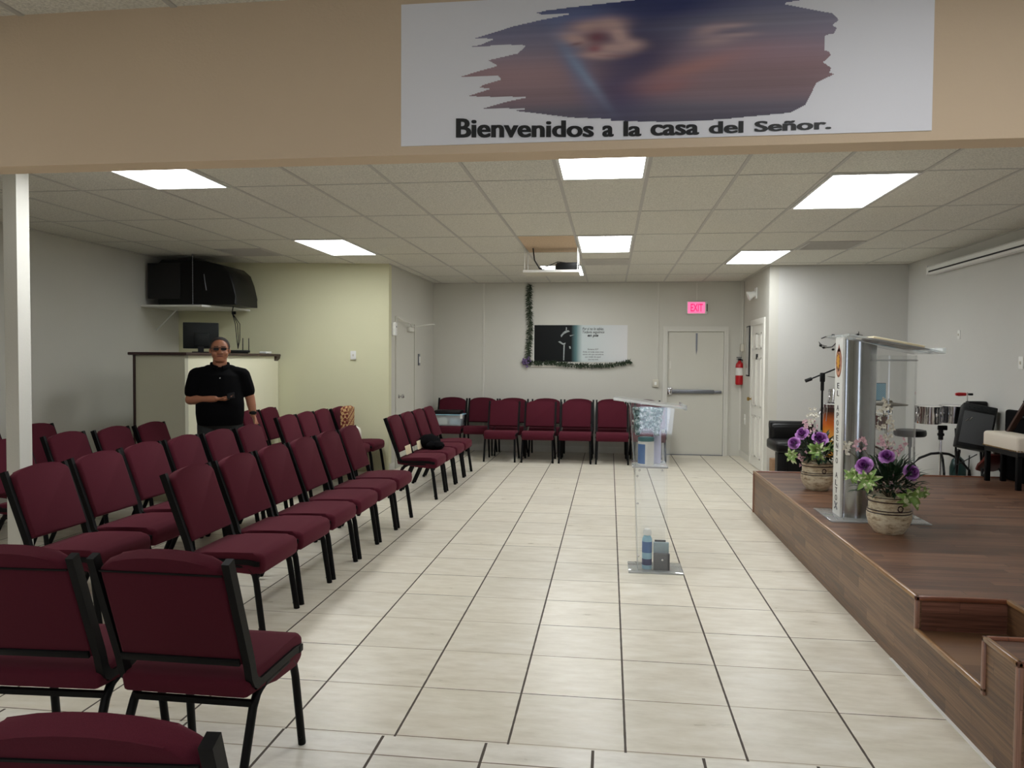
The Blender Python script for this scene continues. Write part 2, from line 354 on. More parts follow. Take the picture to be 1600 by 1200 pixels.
# a lay-in tile ceiling: one slab, lamps hang just below it, T-bars are its part
ceil = struct('ceiling', box((XL, YF, H), (XR, YB, H+.03)), M['ceil'])
b = nb()
i = int((XL-GX)/GW)-1
while GX+i*GW < XR:
    x = GX+i*GW
    if x > XL: bx(b, (x-.012, YF, H-.004), (x+.012, YB, H+.002)); bx(b, (x-.0135, YF, H-.0012), (x-.012, YB, H+.001)); bx(b, (x+.012, YF, H-.0012), (x+.0135, YB, H+.001))
    i += 1
for j in range(-8, 7):
    y = GY+j*GD
    if YF < y < YB: bx(b, (XL, y-.008, H-.003), (XR, y+.008, H+.002))
mesh_obj('ceiling_grid', b, M['grid'], ceil, smooth=0)
b = nb(); bx(b, (GX+.014, GY+2*GD+.012, H-.0015), (GX+GW-.014, GY+3*GD-.012, H+.002)); mesh_obj('water_stained_tile', b, M['stain'], ceil, smooth=0)['label'] = 'orange water stained ceiling tile'
# white edge angle where the tiles meet the walls
b = nb()
for lo, hi in (((XL, YF, H-.012), (XL+.02, 9.62, H)), ((XR-.02, YF, H-.012), (XR, YN, H)), ((-2.95, 9.98, H-.012), (-2.93, YB, H)), ((-2.95, YB-.02, H-.012), (2.1, YB, H)), ((2.08, YN, H-.012), (2.1, YB, H)), ((2.1, YN-.02, H-.012), (XR, YN, H))): bx(b, lo, hi)
mesh_obj('edge_angle', b, M['grid'], ceil, smooth=0)
# black-brown vinyl skirting
def base_board(name, lo, hi): struct(name, box(lo, hi), M['trim'])
base_board('baseboard_left', (XL, YF, 0), (XL+.012, 9.55, .09))
base_board('baseboard_back', (-2.95, YB-.012, 0), (.83, YB, .1)); base_board('baseboard_right', (2.088, 11.75, 0), (2.1, YB-.012, .1)); base_board('baseboard_nook', (-2.95, 10.0, 0), (-2.938, 10.22, .1))
# panel joint battens on the back wall
for k, (u, z0) in enumerate(((756, .1), (1167, .1))):
    x = at_y(u, 500, YB).x if k == 0 else 2.085
    struct('trim_%d' % (k+2), box((x-.014, YB-.01, z0), (x+.014, YB, H-.012)), M['trim'])
lamp_labels = {(-4, -1): 'lit rectangular ceiling panel at upper left, just behind the tan header', (-4, 2): 'lit ceiling panel above the seating, in front of the high corner television', (1, -1): 'lit ceiling panel cut by the header below the banner', (1, 2): 'lit ceiling panel in the middle, just right of the hanging projector shelf',
    (4, 0): 'largest lit ceiling panel, above the stage at upper right', (4, 3): 'small lit ceiling panel above the back right wall corner', (0, 4): 'farthest lit ceiling panel, partly hidden behind the hanging projector shelf', (-5, -4): 'lit ceiling panel of the front room, left of the camera', (-1, -5): 'lit ceiling panel of the front room, behind the camera', (3, -4): 'lit ceiling panel of the front room, right of the camera',}
for (i, j, k) in lights:
    x, y = GX+i*GW+GW/2, GY+j*GD+GD/2
    t = thing('ceiling_light', lamp_labels[(i, j)], 'ceiling light', (x, y, H), 0, 'lit ceiling panels')
    b = nb(); hw, hd = GW/2-.014, GD/2-.012
    for lo, hi in (((-hw, -hd, -.012), (-hw+.02, hd, 0)), ((hw-.02, -hd, -.012), (hw, hd, 0)), ((-hw+.02, -hd, -.012), (hw-.02, -hd+.02, 0)), ((-hw+.02, hd-.02, -.012), (hw-.02, hd, 0))): bx(b, lo, hi)
    mesh_obj('frame', b, M['whitem'], t, smooth=0)
    mesh_obj('diffuser', box((-hw+.02, -hd+.02, -.008), (hw-.02, hd-.02, -.003)), M['lamp'] if k else M['lampf'], t, smooth=0)
for i, j, lab in ((-6, 2.5, 'louvred ceiling vent above the corner booth at left'), (1, 3.5, 'louvred ceiling vent just beyond the middle lit panel'), (5, 2.5, 'dusty grey ceiling vent above the stage')):
    x, y = GX+i*GW+GW/2, GY+j*GD+GD/4
    t = thing('ceiling_vent', lab, 'vent', (x, y, H), 0, 'ceiling vents'); b = nb(); hw, hd = GW/2-.014, GD/4-.01
    for lo, hi in (((-hw, -hd, -.01), (-hw+.03, hd, 0)), ((hw-.03, -hd, -.01), (hw, hd, 0)), ((-hw+.03, -hd, -.01), (hw-.03, -hd+.03, 0)), ((-hw+.03, hd-.03, -.01), (hw-.03, hd, 0))): bx(b, lo, hi)
    mesh_obj('frame', b, M['grid'], t, smooth=0); b = nb()
    for q in range(11): bx(b, (-hw+.03, -.001, -.011), (hw-.03, .001, .011), mat=Matrix.Translation((0, -hd+.045+q*(2*hd-.09)/10, -.004)) @ Matrix.Rotation(.9, 4, 'X'))
    mesh_obj('louvres', b, M['grid'], t, smooth=0)
    mesh_obj('backing', box((-hw+.03, -hd+.03, -.002), (hw-.03, hd-.03, 0)), M['greym'], t, smooth=0)
# the banner on the front of the header
YH = 2.635
bn = thing('welcome_banner', 'large white vinyl banner with Spanish welcome above the opening', 'banner', (at_y(1040, 120, YH).x, YH, 2.5))
OFF = Vector(bn.location)
xl, xr_ = at_y(627, 229, YH).x, at_y(1455, 210, YH).x; zb = at_y(627, 229, YH).z; zt = at_y(628, 8, YH).z
mesh_obj('sheet', xform(box((xl, YH-.004, zb), (xr_, YH-.0005, zt), 0), Matrix.Translation(-OFF)), M['vinyl'], bn, smooth=0)
L3 = [(1400,0),(1000,45),(850,65),(785,80),(830,95),(985,88),(800,125),(650,160),(540,195),(405,235),(540,235),(460,268),(365,288),(620,272),(730,275),(680,320),(500,362),(560,395),(430,430),(330,462),(560,455),(585,475),(480,505),(440,528),(520,530),(370,578),(560,582),(740,580),(600,610),(455,652),(640,650),(735,652),(640,662),(800,680),(1000,705),(1240,712),(1200,722),(1400,728),(1580,730)]
L4 = [(0,715),(200,710),(400,695),(600,675),(760,660),(850,615),(915,485),(1025,432),(990,425),(1000,395),(955,365),(1000,325),(985,300),(960,295),(965,210),(1015,200),(1035,165),(1010,150),(1045,120),(1010,80),(850,50),(720,25),(830,5),(810,-10)]
out = [(630+a*.2625, c*.2625) for a, c in L3]+[(1030+a*.26875, c*.26875) for a, c in L4]
pol = [at_y(u, v, YH) for u, v in out]; pol = [(p.x, min(p.z, zt-.012)) for p in pol]+[(at_y(1100, 0, YH).x, zt-.01)]
def inside(X, Z):
    r = np.zeros(X.shape, bool); n = len(pol)
    for i in range(n):
        (x1, z1), (x2, z2) = pol[i], pol[(i+1) % n]
        if z1 == z2: continue
        c = ((z1 > Z) != (z2 > Z)) & (X < (x2-x1)*(Z-z1)/(z2-z1)+x1); r ^= c
    return r
ST = .0028
xs = np.arange(min(p[0] for p in pol), max(p[0] for p in pol), ST); zs = np.arange(min(p[1] for p in pol), max(p[1] for p in pol), ST)
Xg, Zg = np.meshgrid(xs, zs, indexing='ij'); ins = inside(Xg, Zg)
xa, xb = pol[9][0], max(p[0] for p in pol); U = (Xg-xa)/(xb-xa); V = (Zg-zs[0])/(zs[-1]-zs[0])
def L(c): return np.array(lin(c)[:3])
def g2(u0, v0, su, sv, rot=0):
    a, b_ = U-u0, V-v0; c_, s_ = math.cos(rot), math.sin(rot); a, b_ = (c_*a+s_*b_)/su, (-s_*a+c_*b_)/sv; return np.exp(-(a*a+b_*b_))[..., None]
col = np.zeros(U.shape+(3,))
stops = [(0, (62, 60, 74)), (.12, (84, 78, 92)), (.22, (120, 96, 104)), (.42, (138, 106, 112)), (.62, (128, 116, 134)), (.8, (116, 114, 138)), (1.0, (84, 88, 122))]
for k in range(3): col[..., k] = np.interp(V, [s_[0] for s_ in stops], [L(s_[1])[k] for s_ in stops])
def lay(mask, c):
    global col
    mask = np.clip(mask, 0, 1); col = col*(1-mask)+L(c)*mask
lay(g2(.5, .95, .32, .32)*1.1, (34, 40, 84)); lay(g2(.47, .55, .14, .3)*1.0, (42, 42, 72)); lay(g2(.42, .28, .09, .3)*.9, (52, 50, 82)); lay(g2(.05, .75, .2, .1)*.6, (96, 96, 128)); lay(g2(.8, .75, .2, .08)*.6, (112, 108, 124))
lay(g2(.12, .42, .2, .1)*.6, (156, 122, 128)); lay(g2(.8, .5, .18, .12)*.55, (150, 112, 124)); lay(g2(.85, .3, .2, .14)*.6, (104, 80, 84))
lay(g2(.285, .55, .03, .3, .16)*.9, (96, 108, 146)); lay(g2(.3, .86, .11, .09)*.7, (80, 92, 140)); lay(g2(.32, .4, .015, .2, .25)*.7, (120, 140, 176))
for (a, c, su, sv, r_) in ((.30, .68, .035, .06, .6), (.335, .77, .05, .05, 0), (.385, .78, .045, .05, -.3), (.415, .7, .025, .09, .2), (.40, .6, .06, .04, -.2), (.445, .62, .035, .035, .3), (.36, .55, .05, .03, -.25)): lay(g2(a, c, su, sv, r_)*1.1, (190, 150, 146))
lay(g2(.355, .69, .035, .06)*.95, (104, 58, 68)); lay(g2(.35, .6, .02, .03)*.7, (140, 60, 74)); lay(g2(.39, .54, .05, .012, -.2)*.6, (120, 80, 84)); lay(g2(.30, .645, .02, .012, .5)*.7, (96, 56, 62))
for (a, c, su, sv, r_) in ((.66, .7, .05, .035, .9), (.68, .62, .06, .04, .3), (.74, .66, .05, .02, 0), (.72, .73, .05, .02, .1)): lay(g2(a, c, su, sv, r_)*.75, (172, 140, 142))
lay(g2(.62, .42, .05, .16, -.9)*.75, (164, 108, 104)); lay(g2(.55, .28, .05, .08, -1.1)*.6, (150, 92, 92)); lay(g2(.72, .68, .05, .012)*.6, (88, 84, 104))
rng = np.random.default_rng(3); streak = rng.normal(0, 1, (1, len(zs))); streak = (streak+np.roll(streak, 1)+np.roll(streak, 2)+np.roll(streak, 3))/4
col = np.clip(col**.72*(1+.07*streak[..., None]), 0, 1)
idx = -np.ones(U.shape, int); cell = ins[:-1, :-1] & ins[1:, :-1] & ins[1:, 1:] & ins[:-1, 1:]
use = np.zeros(U.shape, bool); use[:-1, :-1] |= cell; use[1:, :-1] |= cell; use[1:, 1:] |= cell; use[:-1, 1:] |= cell
idx[use] = np.arange(use.sum()); vv = [(x-OFF.x, -.0052, z-OFF.z) for x, z in zip(Xg[use], Zg[use])]
ci, cj = np.nonzero(cell); ffs = np.stack([idx[ci, cj], idx[ci+1, cj], idx[ci+1, cj+1], idx[ci, cj+1]], 1).tolist()
me = bpy.data.meshes.new('picture'); me.from_pydata(vv, [], ffs); ca = me.color_attributes.new('Col', 'FLOAT_COLOR', 'POINT'); cc = np.ones((use.sum(), 4)); cc[:, :3] = col[use]; ca.data.foreach_set('color', cc.ravel())
me.materials.append(M['print']); o = bpy.data.objects.new('picture', me); C.objects.link(o); o.parent = bn; o['label'] = 'printed brush-stroke picture of open hands against a dusk sky'
b = nb()
for wd, u0, u1, vb0, vb1, vt0, vt1 in (('Bienvenidos', 713, 928, 216, 214.9, 186, 190), ('a', 941, 959, 214.6, 214.5, 197, 197), ('la', 974, 1002, 214, 213.6, 190.5, 191), ('casa', 1016, 1092, 213, 211.3, 195.6, 195), ('del', 1107, 1161, 210, 208.3, 190.6, 190), ('Señor.', 1178, 1298, 207, 202.4, 190.5, 186)):
    p0, p1, p2, p3 = at_y(u0, vb0, YH), at_y(u1, vb1, YH), at_y(u0, vt0, YH), at_y(u1, vt1, YH)
    for q in (-.0025, 0, .0025):
        n0 = len(b.verts); text_on(b, wd, 0, 1, 0, 1, YH-.005-.0003*(q > 0)-.0006*(q < 0), .014); b.verts.ensure_lookup_table()
        for v in b.verts[n0:]:
            a, c = v.co.x, v.co.z; v.co.x = p0.x+.0025+q+a*(p1.x-p0.x-.005); v.co.z = (p0.z+a*(p1.z-p0.z))*(1-c)+(p2.z+a*(p3.z-p2.z))*c
mesh_obj('lettering', xform(b, Matrix.Translation(-OFF)), M['ink'], bn, smooth=0, recalc=False)

# ------------------------------------------------------------------ stage
SX, SH, SY = 1.46, .41, 7.92
st = thing('stage', 'raised wooden laminate stage with an inset corner step at right', 'stage', (SX, SY, 0)); SO = Matrix.Translation((-SX, -SY, 0))
def sbox(name, parts, m, **kw):
    for lo, hi in parts: mesh_obj(name, xform(box(lo, hi), SO), m, st, smooth=0)
NX, NY0, NY1, ZS, ZB = 1.86, 3.14, 3.80, .255, .455
sbox('platform_top', [((SX, NY1, SH-.015), (XR-.001, SY, SH)), ((NX, 1.5, SH-.015), (XR-.001, NY1, SH))], M['wood_top'])
sbox('side_panel', [((SX, NY1, 0), (SX+.02, SY, SH-.015)), ((SX, NY0, 0), (SX+.02, NY1, ZS-.015)), ((SX, 2.89, 0), (SX+.02, NY0, ZB-.015)), ((NX, 1.5, 0), (NX+.02, NY1, SH-.015))], M['wood_side'])
sbox('end_panel', [((SX+.02, SY-.02, 0), (XR-.02, SY, SH-.015)), ((SX+.02, NY1, 0), (NX, NY1+.02, SH-.015)), ((SX+.02, 2.89, 0), (NX, 2.91, ZB-.015)), ((SX+.02, NY0-.02, ZS), (NX, NY0, ZB-.015))], M['wood_end'])
sbox('step', [((SX, NY0, ZS-.015), (NX, NY1, ZS))], M['wood_side'])
sbox('step_block', [((SX, 2.89, ZB-.015), (NX, NY0, ZB))], M['wood_top'])
def rbar(a, c, r=.011):
    a, c = Vector(a), Vector(c); return bx(nb(), (min(a.x, c.x)-r, min(a.y, c.y)-r, min(a.z, c.z)-r), (max(a.x, c.x)+r, max(a.y, c.y)+r, max(a.z, c.z)+r), .006)
for a, c, m in (((SX, NY1, SH), (SX, SY, SH), 'nosing'), ((SX, NY1, SH), (NX, NY1, SH), 'nosing_x'), ((NX, 1.5, SH), (NX, NY1, SH), 'nosing'), ((SX, SY, SH), (XR-.02, SY, SH), 'nosing_x'), ((SX, NY0, ZS), (SX, NY1, ZS), 'nosing'), ((SX, 2.89, ZB), (SX, NY0, ZB), 'nosing'), ((SX, 2.89, ZB), (NX, 2.89, ZB), 'nosing_x'), ((SX, NY0, ZB), (NX, NY0, ZB), 'nosing_x'),
    ((SX, NY1, ZS+.02), (SX, NY1, SH-.02), 'nosing_z'), ((SX, NY0, ZS-.01), (SX, NY0, ZB-.02), 'nosing_z'), ((SX, 2.89, .01), (SX, 2.89, ZB-.02), 'nosing_z'), ((SX, SY, .01), (SX, SY, SH-.02), 'nosing_z')):
    mesh_obj('edge_trim', xform(rbar(a, c), SO), M[m], st)
struct('trim_4', box((SX-.016, 2.9, 0), (SX-.001, 4.1, .004)), M['white'])
tag(mesh_obj('plywood_box', box((2.13, 10.3, 0), (2.75, 10.5, .24), .004), M['ply']), 'low bare plywood box on the floor against the back right wall', 'box')

# ------------------------------------------------------------------ chairs
def make_chair(label, group):
    t = thing('stacking_chair', label, 'chair', group=group)
    # seat cushion with waterfall front
    b = nb(); prof = [(-.205, .375), (-.215, .42), (-.20, .440), (-.1, .450), (.05, .456), (.17, .456), (.215, .450), (.238, .432), (.243, .39), (.236, .352), (.22, .338), (.17, .338), (.0, .350)]
    prism(b, prof, -.236, .236, 0, .022, 3); mesh_obj('seat', b, M['fabric'], t, 50)
    # back cushion, arched top, tilted backwards
    tilt = Matrix.Translation((0, -.2, .50)) @ Matrix.Rotation(math.radians(19), 4, 'X')
    pts = [(-.219, .0), (.219, .0)]+[(.219*c_, h_) for c_, h_ in ((1, .345), (.985, .362), (.9, .380), (.72, .395), (.45, .407), (.15, .413), (-.15, .413), (-.45, .407), (-.72, .395), (-.9, .380), (-.985, .362), (-1, .345))]
    b = nb(); prism(b, pts, -.026, .03, 1, .016, 3); xform(b, tilt); bk = mesh_obj('backrest', b, M['fabric'], t, 50)
    b = nb(); bx(b, (-.215, -.034, .004), (.215, -.022, .03), .003); xform(b, tilt); mesh_obj('back_rail', b, M['blackm'], t)
    b = nb(); bx(b, (-.215, -.03, .355), (.215, -.025, .361)); xform(b, tilt); mesh_obj('back_seam', b, M['blackm'], t)
    for s in (-1, 1):
        b = nb(); x = .234*s
        barpath(b, [(x, -.345, .878), (x, -.205, .50), (x, -.19, .445), (x, -.175, .42), (x, -.15, .405)], .026, .036)
        mesh_obj('back_upright', b, M['blackm'], t, 40)
        b = nb(); barpath(b, [(x, -.17, .405), (x, .15, .405), (x, .205, .395)], .022, .028); bx(b, (x-.013, .18, .382), (x+.013, .215, .41), .003); mesh_obj('side_rail', b, M['blackm'], t, 40)
        b = nb(); x = .222*s
        tube(b, [(x, .02, .38), (x, .10, .378), (x, .15, .366), (x*1.0, .178, .335), (x*1.01, .19, .29), (x*1.05, .232, .0)], [.0145]*6, 10, [.018]*6, Vector((0, 1, 0))); blob(b, (x, .08, .385), .016, 1); blob(b, (x*1.05, .212, .035), .008, 1); mesh_obj('leg', b, M['blackm'], t, 60)
        b = nb()
        tube(b, [(x, .03, .378), (x, -.08, .376), (x, -.125, .358), (x*1.0, -.155, .32), (x*1.05, -.3, .0)], [.0145]*5, 10, [.018]*5, Vector((0, 1, 0))); mesh_obj('leg', b, M['blackm'], t, 60)
    b = nb(); bx(b, (-.222, -.165, .325), (.222, -.145, .345)); mesh_obj('stretcher', b, M['blackm'], t)
    return t
proto = [None]
def chair(x, y, rz, label, group='burgundy stacking chairs'):
    if proto[0] is None:
        proto[0] = make_chair(label, group); proto[0].location = (x, y, 0); proto[0].rotation_euler = (0, 0, rz); return proto[0]
    return dup(proto[0], (x, y, 0), rz, label, group)
def from_back(xb, y0, w=.50, rz=-PI/2):      # chair facing +x whose back top edge is at xb and near corner at y0
    return xb+.345, y0+w/2, rz
ordn = ['nearest', 'second', 'third', 'fourth', 'fifth', 'farthest']
g = 'burgundy chairs in the row along the open floor'
for k in range(6):
    x, y, r = from_back(-2.455, 3.925+.5425*k)
    chair(x, y, r+[.01, -.01, 0, .015, -.01, .0][k], 'burgundy chair, %s of six in the long row beside the open floor' % ordn[k], g)
g = 'burgundy chairs in the short row by the nook'
for k in range(4):
    x, y, r = from_back(-2.43, 8.06+.55*k)
    chair(x, y, r, ['burgundy chair nearest the camera in the short row of four by the white side door', 'burgundy chair holding the black bag, second in the short row of four', 'burgundy chair third in the short row of four, just behind the black bag', 'farthest burgundy chair of the short row of four, in front of the plastic bin'][k], g)
g = 'burgundy chairs in the second row from the floor'
lab = ['large burgundy chair at left edge, directly in front of the white post', 'burgundy chair second from the left in the second row, right of the post chair', 'burgundy chair third from the left in the second row from the open floor', 'burgundy chair fourth in the second row, left of the man', 'burgundy chair right in front of the man\'s waist', 'burgundy chair under the man\'s lowered hand']
for k, (xb, y0) in enumerate(((-3.36, 3.84), (-3.40, 4.42), (-3.46, 5.0), (-3.46, 5.54), (-3.44, 6.07), (-3.41, 6.58))):
    x, y, r = from_back(xb, y0); chair(x, y, r, lab[k], g)
lab = ['burgundy chair right of the man, first of the far group of the second row', 'burgundy chair second in the far group by the cream wall, right of the man', 'burgundy chair by the cream wall, just left of the chair with the plaid bag', 'dark backed burgundy chair by the cream wall corner with a plaid bag hung on it']
for k, (xb, y0) in enumerate(((-3.6, 7.86), (-3.6, 8.38), (-3.6, 8.90), (-3.56, 9.40))):
    x, y, r = from_back(xb, y0); chair(x, y, r, lab[k], 'burgundy chairs by the cream wall')
g = 'burgundy chairs in the third row from the floor'
lab = ['burgundy chair mostly hidden behind the white post', 'burgundy chair just right of the white post in the third row', 'burgundy chair in the third row, second from the white post', 'burgundy chair in the third row in front of the shaded booth panel']
for k, (xb, y0) in enumerate(((-4.6, 5.02), (-4.55, 5.62), (-4.5, 6.16), (-4.46, 6.68))):
    x, y, r = from_back(xb, y0, .48); chair(x, y, r, lab[k], g)
for k, (xb, y0) in enumerate(((-4.4, 8.5), (-4.40, 9.03))):
    x, y, r = from_back(xb+.04, y0); chair(x, y, r, ['burgundy chair half hidden behind the man\'s lowered arm', 'dark burgundy chair by the booth just right of the man\'s hand'][k], 'burgundy chairs against the booth')
for k, (xb, y0) in enumerate(((-5.5, 5.75), (-5.38, 6.29))):
    x, y, r = from_back(xb, y0, .48); chair(x, y, r, ['burgundy chair at the far left edge, beyond the white post', 'dark chair back by the left wall, peeking out right of the white post'][k], 'burgundy chairs by the left wall')
# near chairs seen from behind
chair(-1.43, 2.62, -.01, 'big near chair seen from behind, whole back in view at lower left', 'near burgundy chairs seen from behind')
chair(-1.985, 2.6, .05, 'near chair seen from behind, cut by the left edge of the picture', 'near burgundy chairs seen from behind')
chair(-.925, 1.528, .07, 'nearest chair, only its back top showing at the bottom left edge', 'near burgundy chairs seen from behind')
# chairs facing the camera at the back wall
lab = ['burgundy chair facing the camera, leftmost of the front five by the back wall', 'burgundy chair facing the camera, second from left under the poster', 'burgundy chair facing the camera, third of the front five, under the poster text', 'burgundy chair facing the camera just left of the clear lectern', 'burgundy chair facing the camera, seen through and right of the clear lectern']
for k, cx in enumerate((-1.615, -1.05, -.495, .05, .60)):
    chair(cx, 11.42, PI+[0, 0, .0, 0, -.08][k], lab[k], 'burgundy chairs facing the camera')
lab = ['dark chair in the back corner with the plastic bin on its seat', 'dark chair against the back wall right of the plastic bin', 'chair back peeking over the leftmost front chair', 'chair back peeking over the second front chair at the back wall', 'chair back peeking over the third front chair at the back wall', 'chair back peeking over the fourth front chair at the back wall', 'chair top against the back wall just behind the clear lectern']
for k, u in enumerate((705, 753, 801, 853, 904, 955, 1008)):
    cx = at_y(u, 640, 12.3).x; chair(cx, 12.12, PI, lab[k], 'burgundy chairs against the back wall')

# ------------------------------------------------------------------ doors and things on the walls
def box_part(name, par, lo, hi, m, bev=0, seg=2, **kw): return mesh_obj(name, box(lo, hi, bev, seg), m, par, **kw)
# exit door in the back wall: frame, leaf, panic bar, closer scar, threshold
X0, X1 = at_y(1042, 600, YB).x, at_y(1130, 600, YB).x
d1 = thing('door_1', 'flush painted exit door with a grey push bar in the back wall', 'door', ((X0+X1)/2, YB, 0)); d1['kind'] = 'structure'; hw = (X1-X0)/2
for k in ('label', 'category'): del d1[k]
b = nb(); prism(b, [(-hw-.07, 0), (-hw-.07, 2.08), (hw+.07, 2.08), (hw+.07, 0), (hw, 0), (hw, 2.0), (-hw, 2.0), (-hw, 0)], -.035, 0, 1); mesh_obj('door_frame', b, M['trim'], d1)
b = nb(); prism(b, [(-hw-.02, 0), (-hw-.02, 2.03), (hw+.02, 2.03), (hw+.02, 0), (hw, 0), (hw, 2.0), (-hw, 2.0), (-hw, 0)], -.05, -.035, 1); mesh_obj('door_stop', b, M['trim'], d1)
box_part('door_leaf', d1, (-hw+.004, -.02, .012), (hw-.004, 0, 1.996), M['door'])
box_part('threshold', d1, (-hw, -.05, 0), (hw, -.0205, .012), M['greym'])
b = nb(); bx(b, (-hw+.05, -.075, 1.0), (.3, -.035, 1.06), .012); bx(b, (.3, -.065, 1.005), (hw-.03, -.03, 1.05), .012); pb = mesh_obj('push_bar', b, M['greym'], d1)
b = nb(); bx(b, (-hw+.0, -.085, .97), (-hw+.08, -.02, 1.1), .02, 3); mesh_obj('latch_housing', b, M['chrome'], pb)
b = nb(); prism(b, [(-.0, 1.97), (.03, 1.97), (.027, 1.7), (.012, 1.62), (.003, 1.7)], -.028, -.0205, 1); mesh_obj('door_stay', b, M['greym'], d1)
box_part('lock_cover', d1, (-hw+.03, -.03, 1.4), (-hw+.06, -.02, 1.52), M['trim'])
# exit sign
p = at_y(1089, 481, YB); t = thing('exit_sign', 'pink-red lit EXIT sign above the back door', 'sign', (p.x, YB, p.z))
box_part('housing', t, (-.165, -.05, -.105), (.165, 0, .105), M['whitem'], .02, 3); box_part('face_panel', t, (-.15, -.054, -.09), (.12, -.05, .09), M['exitw'], .0)
b = nb(); text_on(b, 'EXIT', -.105, .085, -.062, .062, -.0545, .02); mesh_obj('letters', b, M['glow'], t, smooth=0, recalc=False)
box_part('battery_strip', t, (.145, -.053, -.06), (.16, -.05, .06), M['dark'])
# conduits to sign and outlet
def conduit(u0, v0, u1, v1, lab, y=YB, r=.008):
    a, c = at_y(u0, v0, y), at_y(u1, v1, y); o = tag(mesh_obj('conduit', xform(box((-.009, -.014, min(a.z, c.z)), (.009, -.001, max(a.z, c.z))), Matrix.Translation((a.x, y, 0))), M['trim']), lab, 'conduit', 'surface conduits'); return o
conduit(1029, 442, 1029, 594, 'thin conduit running down the back wall left of the exit door'); conduit(1089, 442, 1089, 470, 'short conduit dropping from ceiling to the exit sign'); 
p = at_y(1024, 599, YB); t = thing('outlet_box', 'surface outlet box on the back wall left of the exit door', 'outlet', (p.x, YB, p.z)); box_part('box', t, (-.05, -.04, -.06), (.05, 0, .06), M['beige'], .006); box_part('socket', t, (-.018, -.043, -.025), (.018, -.04, .025), M['white'])
def plate(name, loc, rz, w_, h, lab, cat, m='white'):
    t = thing(name, lab, cat, loc, rz); box_part('cover_plate', t, (-w_/2, -.008, -h/2), (w_/2, 0, h/2), M[m], .003); box_part('toggle', t, (-w_*.12, -.016, -h*.12), (w_*.12, -.008, h*.12), M['beige']); return t
wing = math.atan2(.38, 2.92)
plate('light_switch', at_y(552, 555, 9.90), wing, .075, .115, 'white switch plate on the cream wall above the far chairs', 'switch')
plate('light_switch', at_x(1499, 523, XR), -PI/2, .06, .1, 'small white switch on the right wall below the screen case', 'switch'); plate('wall_outlet', at_x(1596, 567, XR), -PI/2, .08, .12, 'white outlet at the right edge on the right wall', 'outlet')
plate('wall_outlet', at_x(1164, 655, 2.1), -PI/2, .07, .16, 'white outlet low on the nook wall left of the panelled door', 'outlet')
# poster
p0, p1 = at_y(835, 508, YB), at_y(980, 566, YB); t = thing('poster', 'vinyl poster, dark armoured figure left and Spanish text right, on the back wall', 'poster', (p0.x, YB, p1.z)); W_, H_ = p1.x-p0.x, p0.z-p1.z
tt = NT('poster_print'); s = tt.n('ShaderNodeSeparateXYZ'); tt.l(tt.obj(), s.inputs[0]); n1 = tt.noise(tt.obj(), 5, 3)
f = tt.math('DIVIDE', s.outputs[0], W_)
tt.bsdf(tt.ramp(f, [(0, lin((6, 8, 8))), (.4, lin((10, 14, 15))), (.455, lin((90, 122, 124))), (.52, lin((196, 206, 205))), (1, lin((218, 218, 218)))]), .55, spec=.2)
mesh_obj('sheet', box((0, -.006, 0), (W_, -.001, H_)), tt.m, t, smooth=0)
box_part('white_edge', t, (-.012, -.0055, -.006), (0, -.001, H_+.008), M['white'])
def PX(u, v): q = at_y(u, v, YB); return q.x-p0.x, q.z-p1.z
b = nb(); 
for txt, u0, u1, vb, vt, bo in (('Por si no lo sabías,', 910, 943.5, 516.6, 511.5, .01), ('Todavía seguimos', 910, 944.5, 522, 516.8, .01), ('en pie', 918, 935, 527.5, 522, .03), ('Romanos 8:37', 918.5, 935, 547, 544.5, 0), ('Antes, en todas estas cosas', 910.5, 943, 551.3, 548.6, 0), ('somos más que vencedores', 910.5, 943, 555.3, 552.6, 0), ('por medio de aquel', 914.5, 938.5, 559.2, 556.6, 0), ('que nos amó.', 919, 935, 563.2, 560.6, 0)):
    (x0, z0), (x1, z1) = PX(u0, vb), PX(u1, vt); text_on(b, txt, x0, x1, z0, z1, -.0065, bo, .25 if bo else 0)
mesh_obj('lettering', b, M['ink'], t, smooth=0, recalc=False)
b = nb()
def pp(pts): prism(b, [PX(u, v) for u, v in pts], -.0085, -.0065, 1)
pp([(872, 534), (875, 533), (880, 536.5), (884, 535.5), (883, 538.5), (879, 538.5)]); pp([(879, 520), (883, 517), (888, 516), (890.5, 518), (886, 519.5), (881, 522)]); pp([(876, 524), (879, 520.5), (881, 522), (877, 527)]); pp([(880.5, 539), (882.5, 539), (881.5, 563), (880, 563)]); pp([(889, 541), (891.5, 541), (892, 545), (890, 545)]); pp([(884.5, 511), (886, 512), (885.5, 516), (884, 516)]); pp([(890, 524), (898, 523), (891, 525.5)])
fg = mesh_obj('figure', b, plain('silvery_print', (150, 156, 154), .5, var=.5, scale=60), t, smooth=0); fg['label'] = 'grey highlights of a bowed armoured figure leaning on a sword'
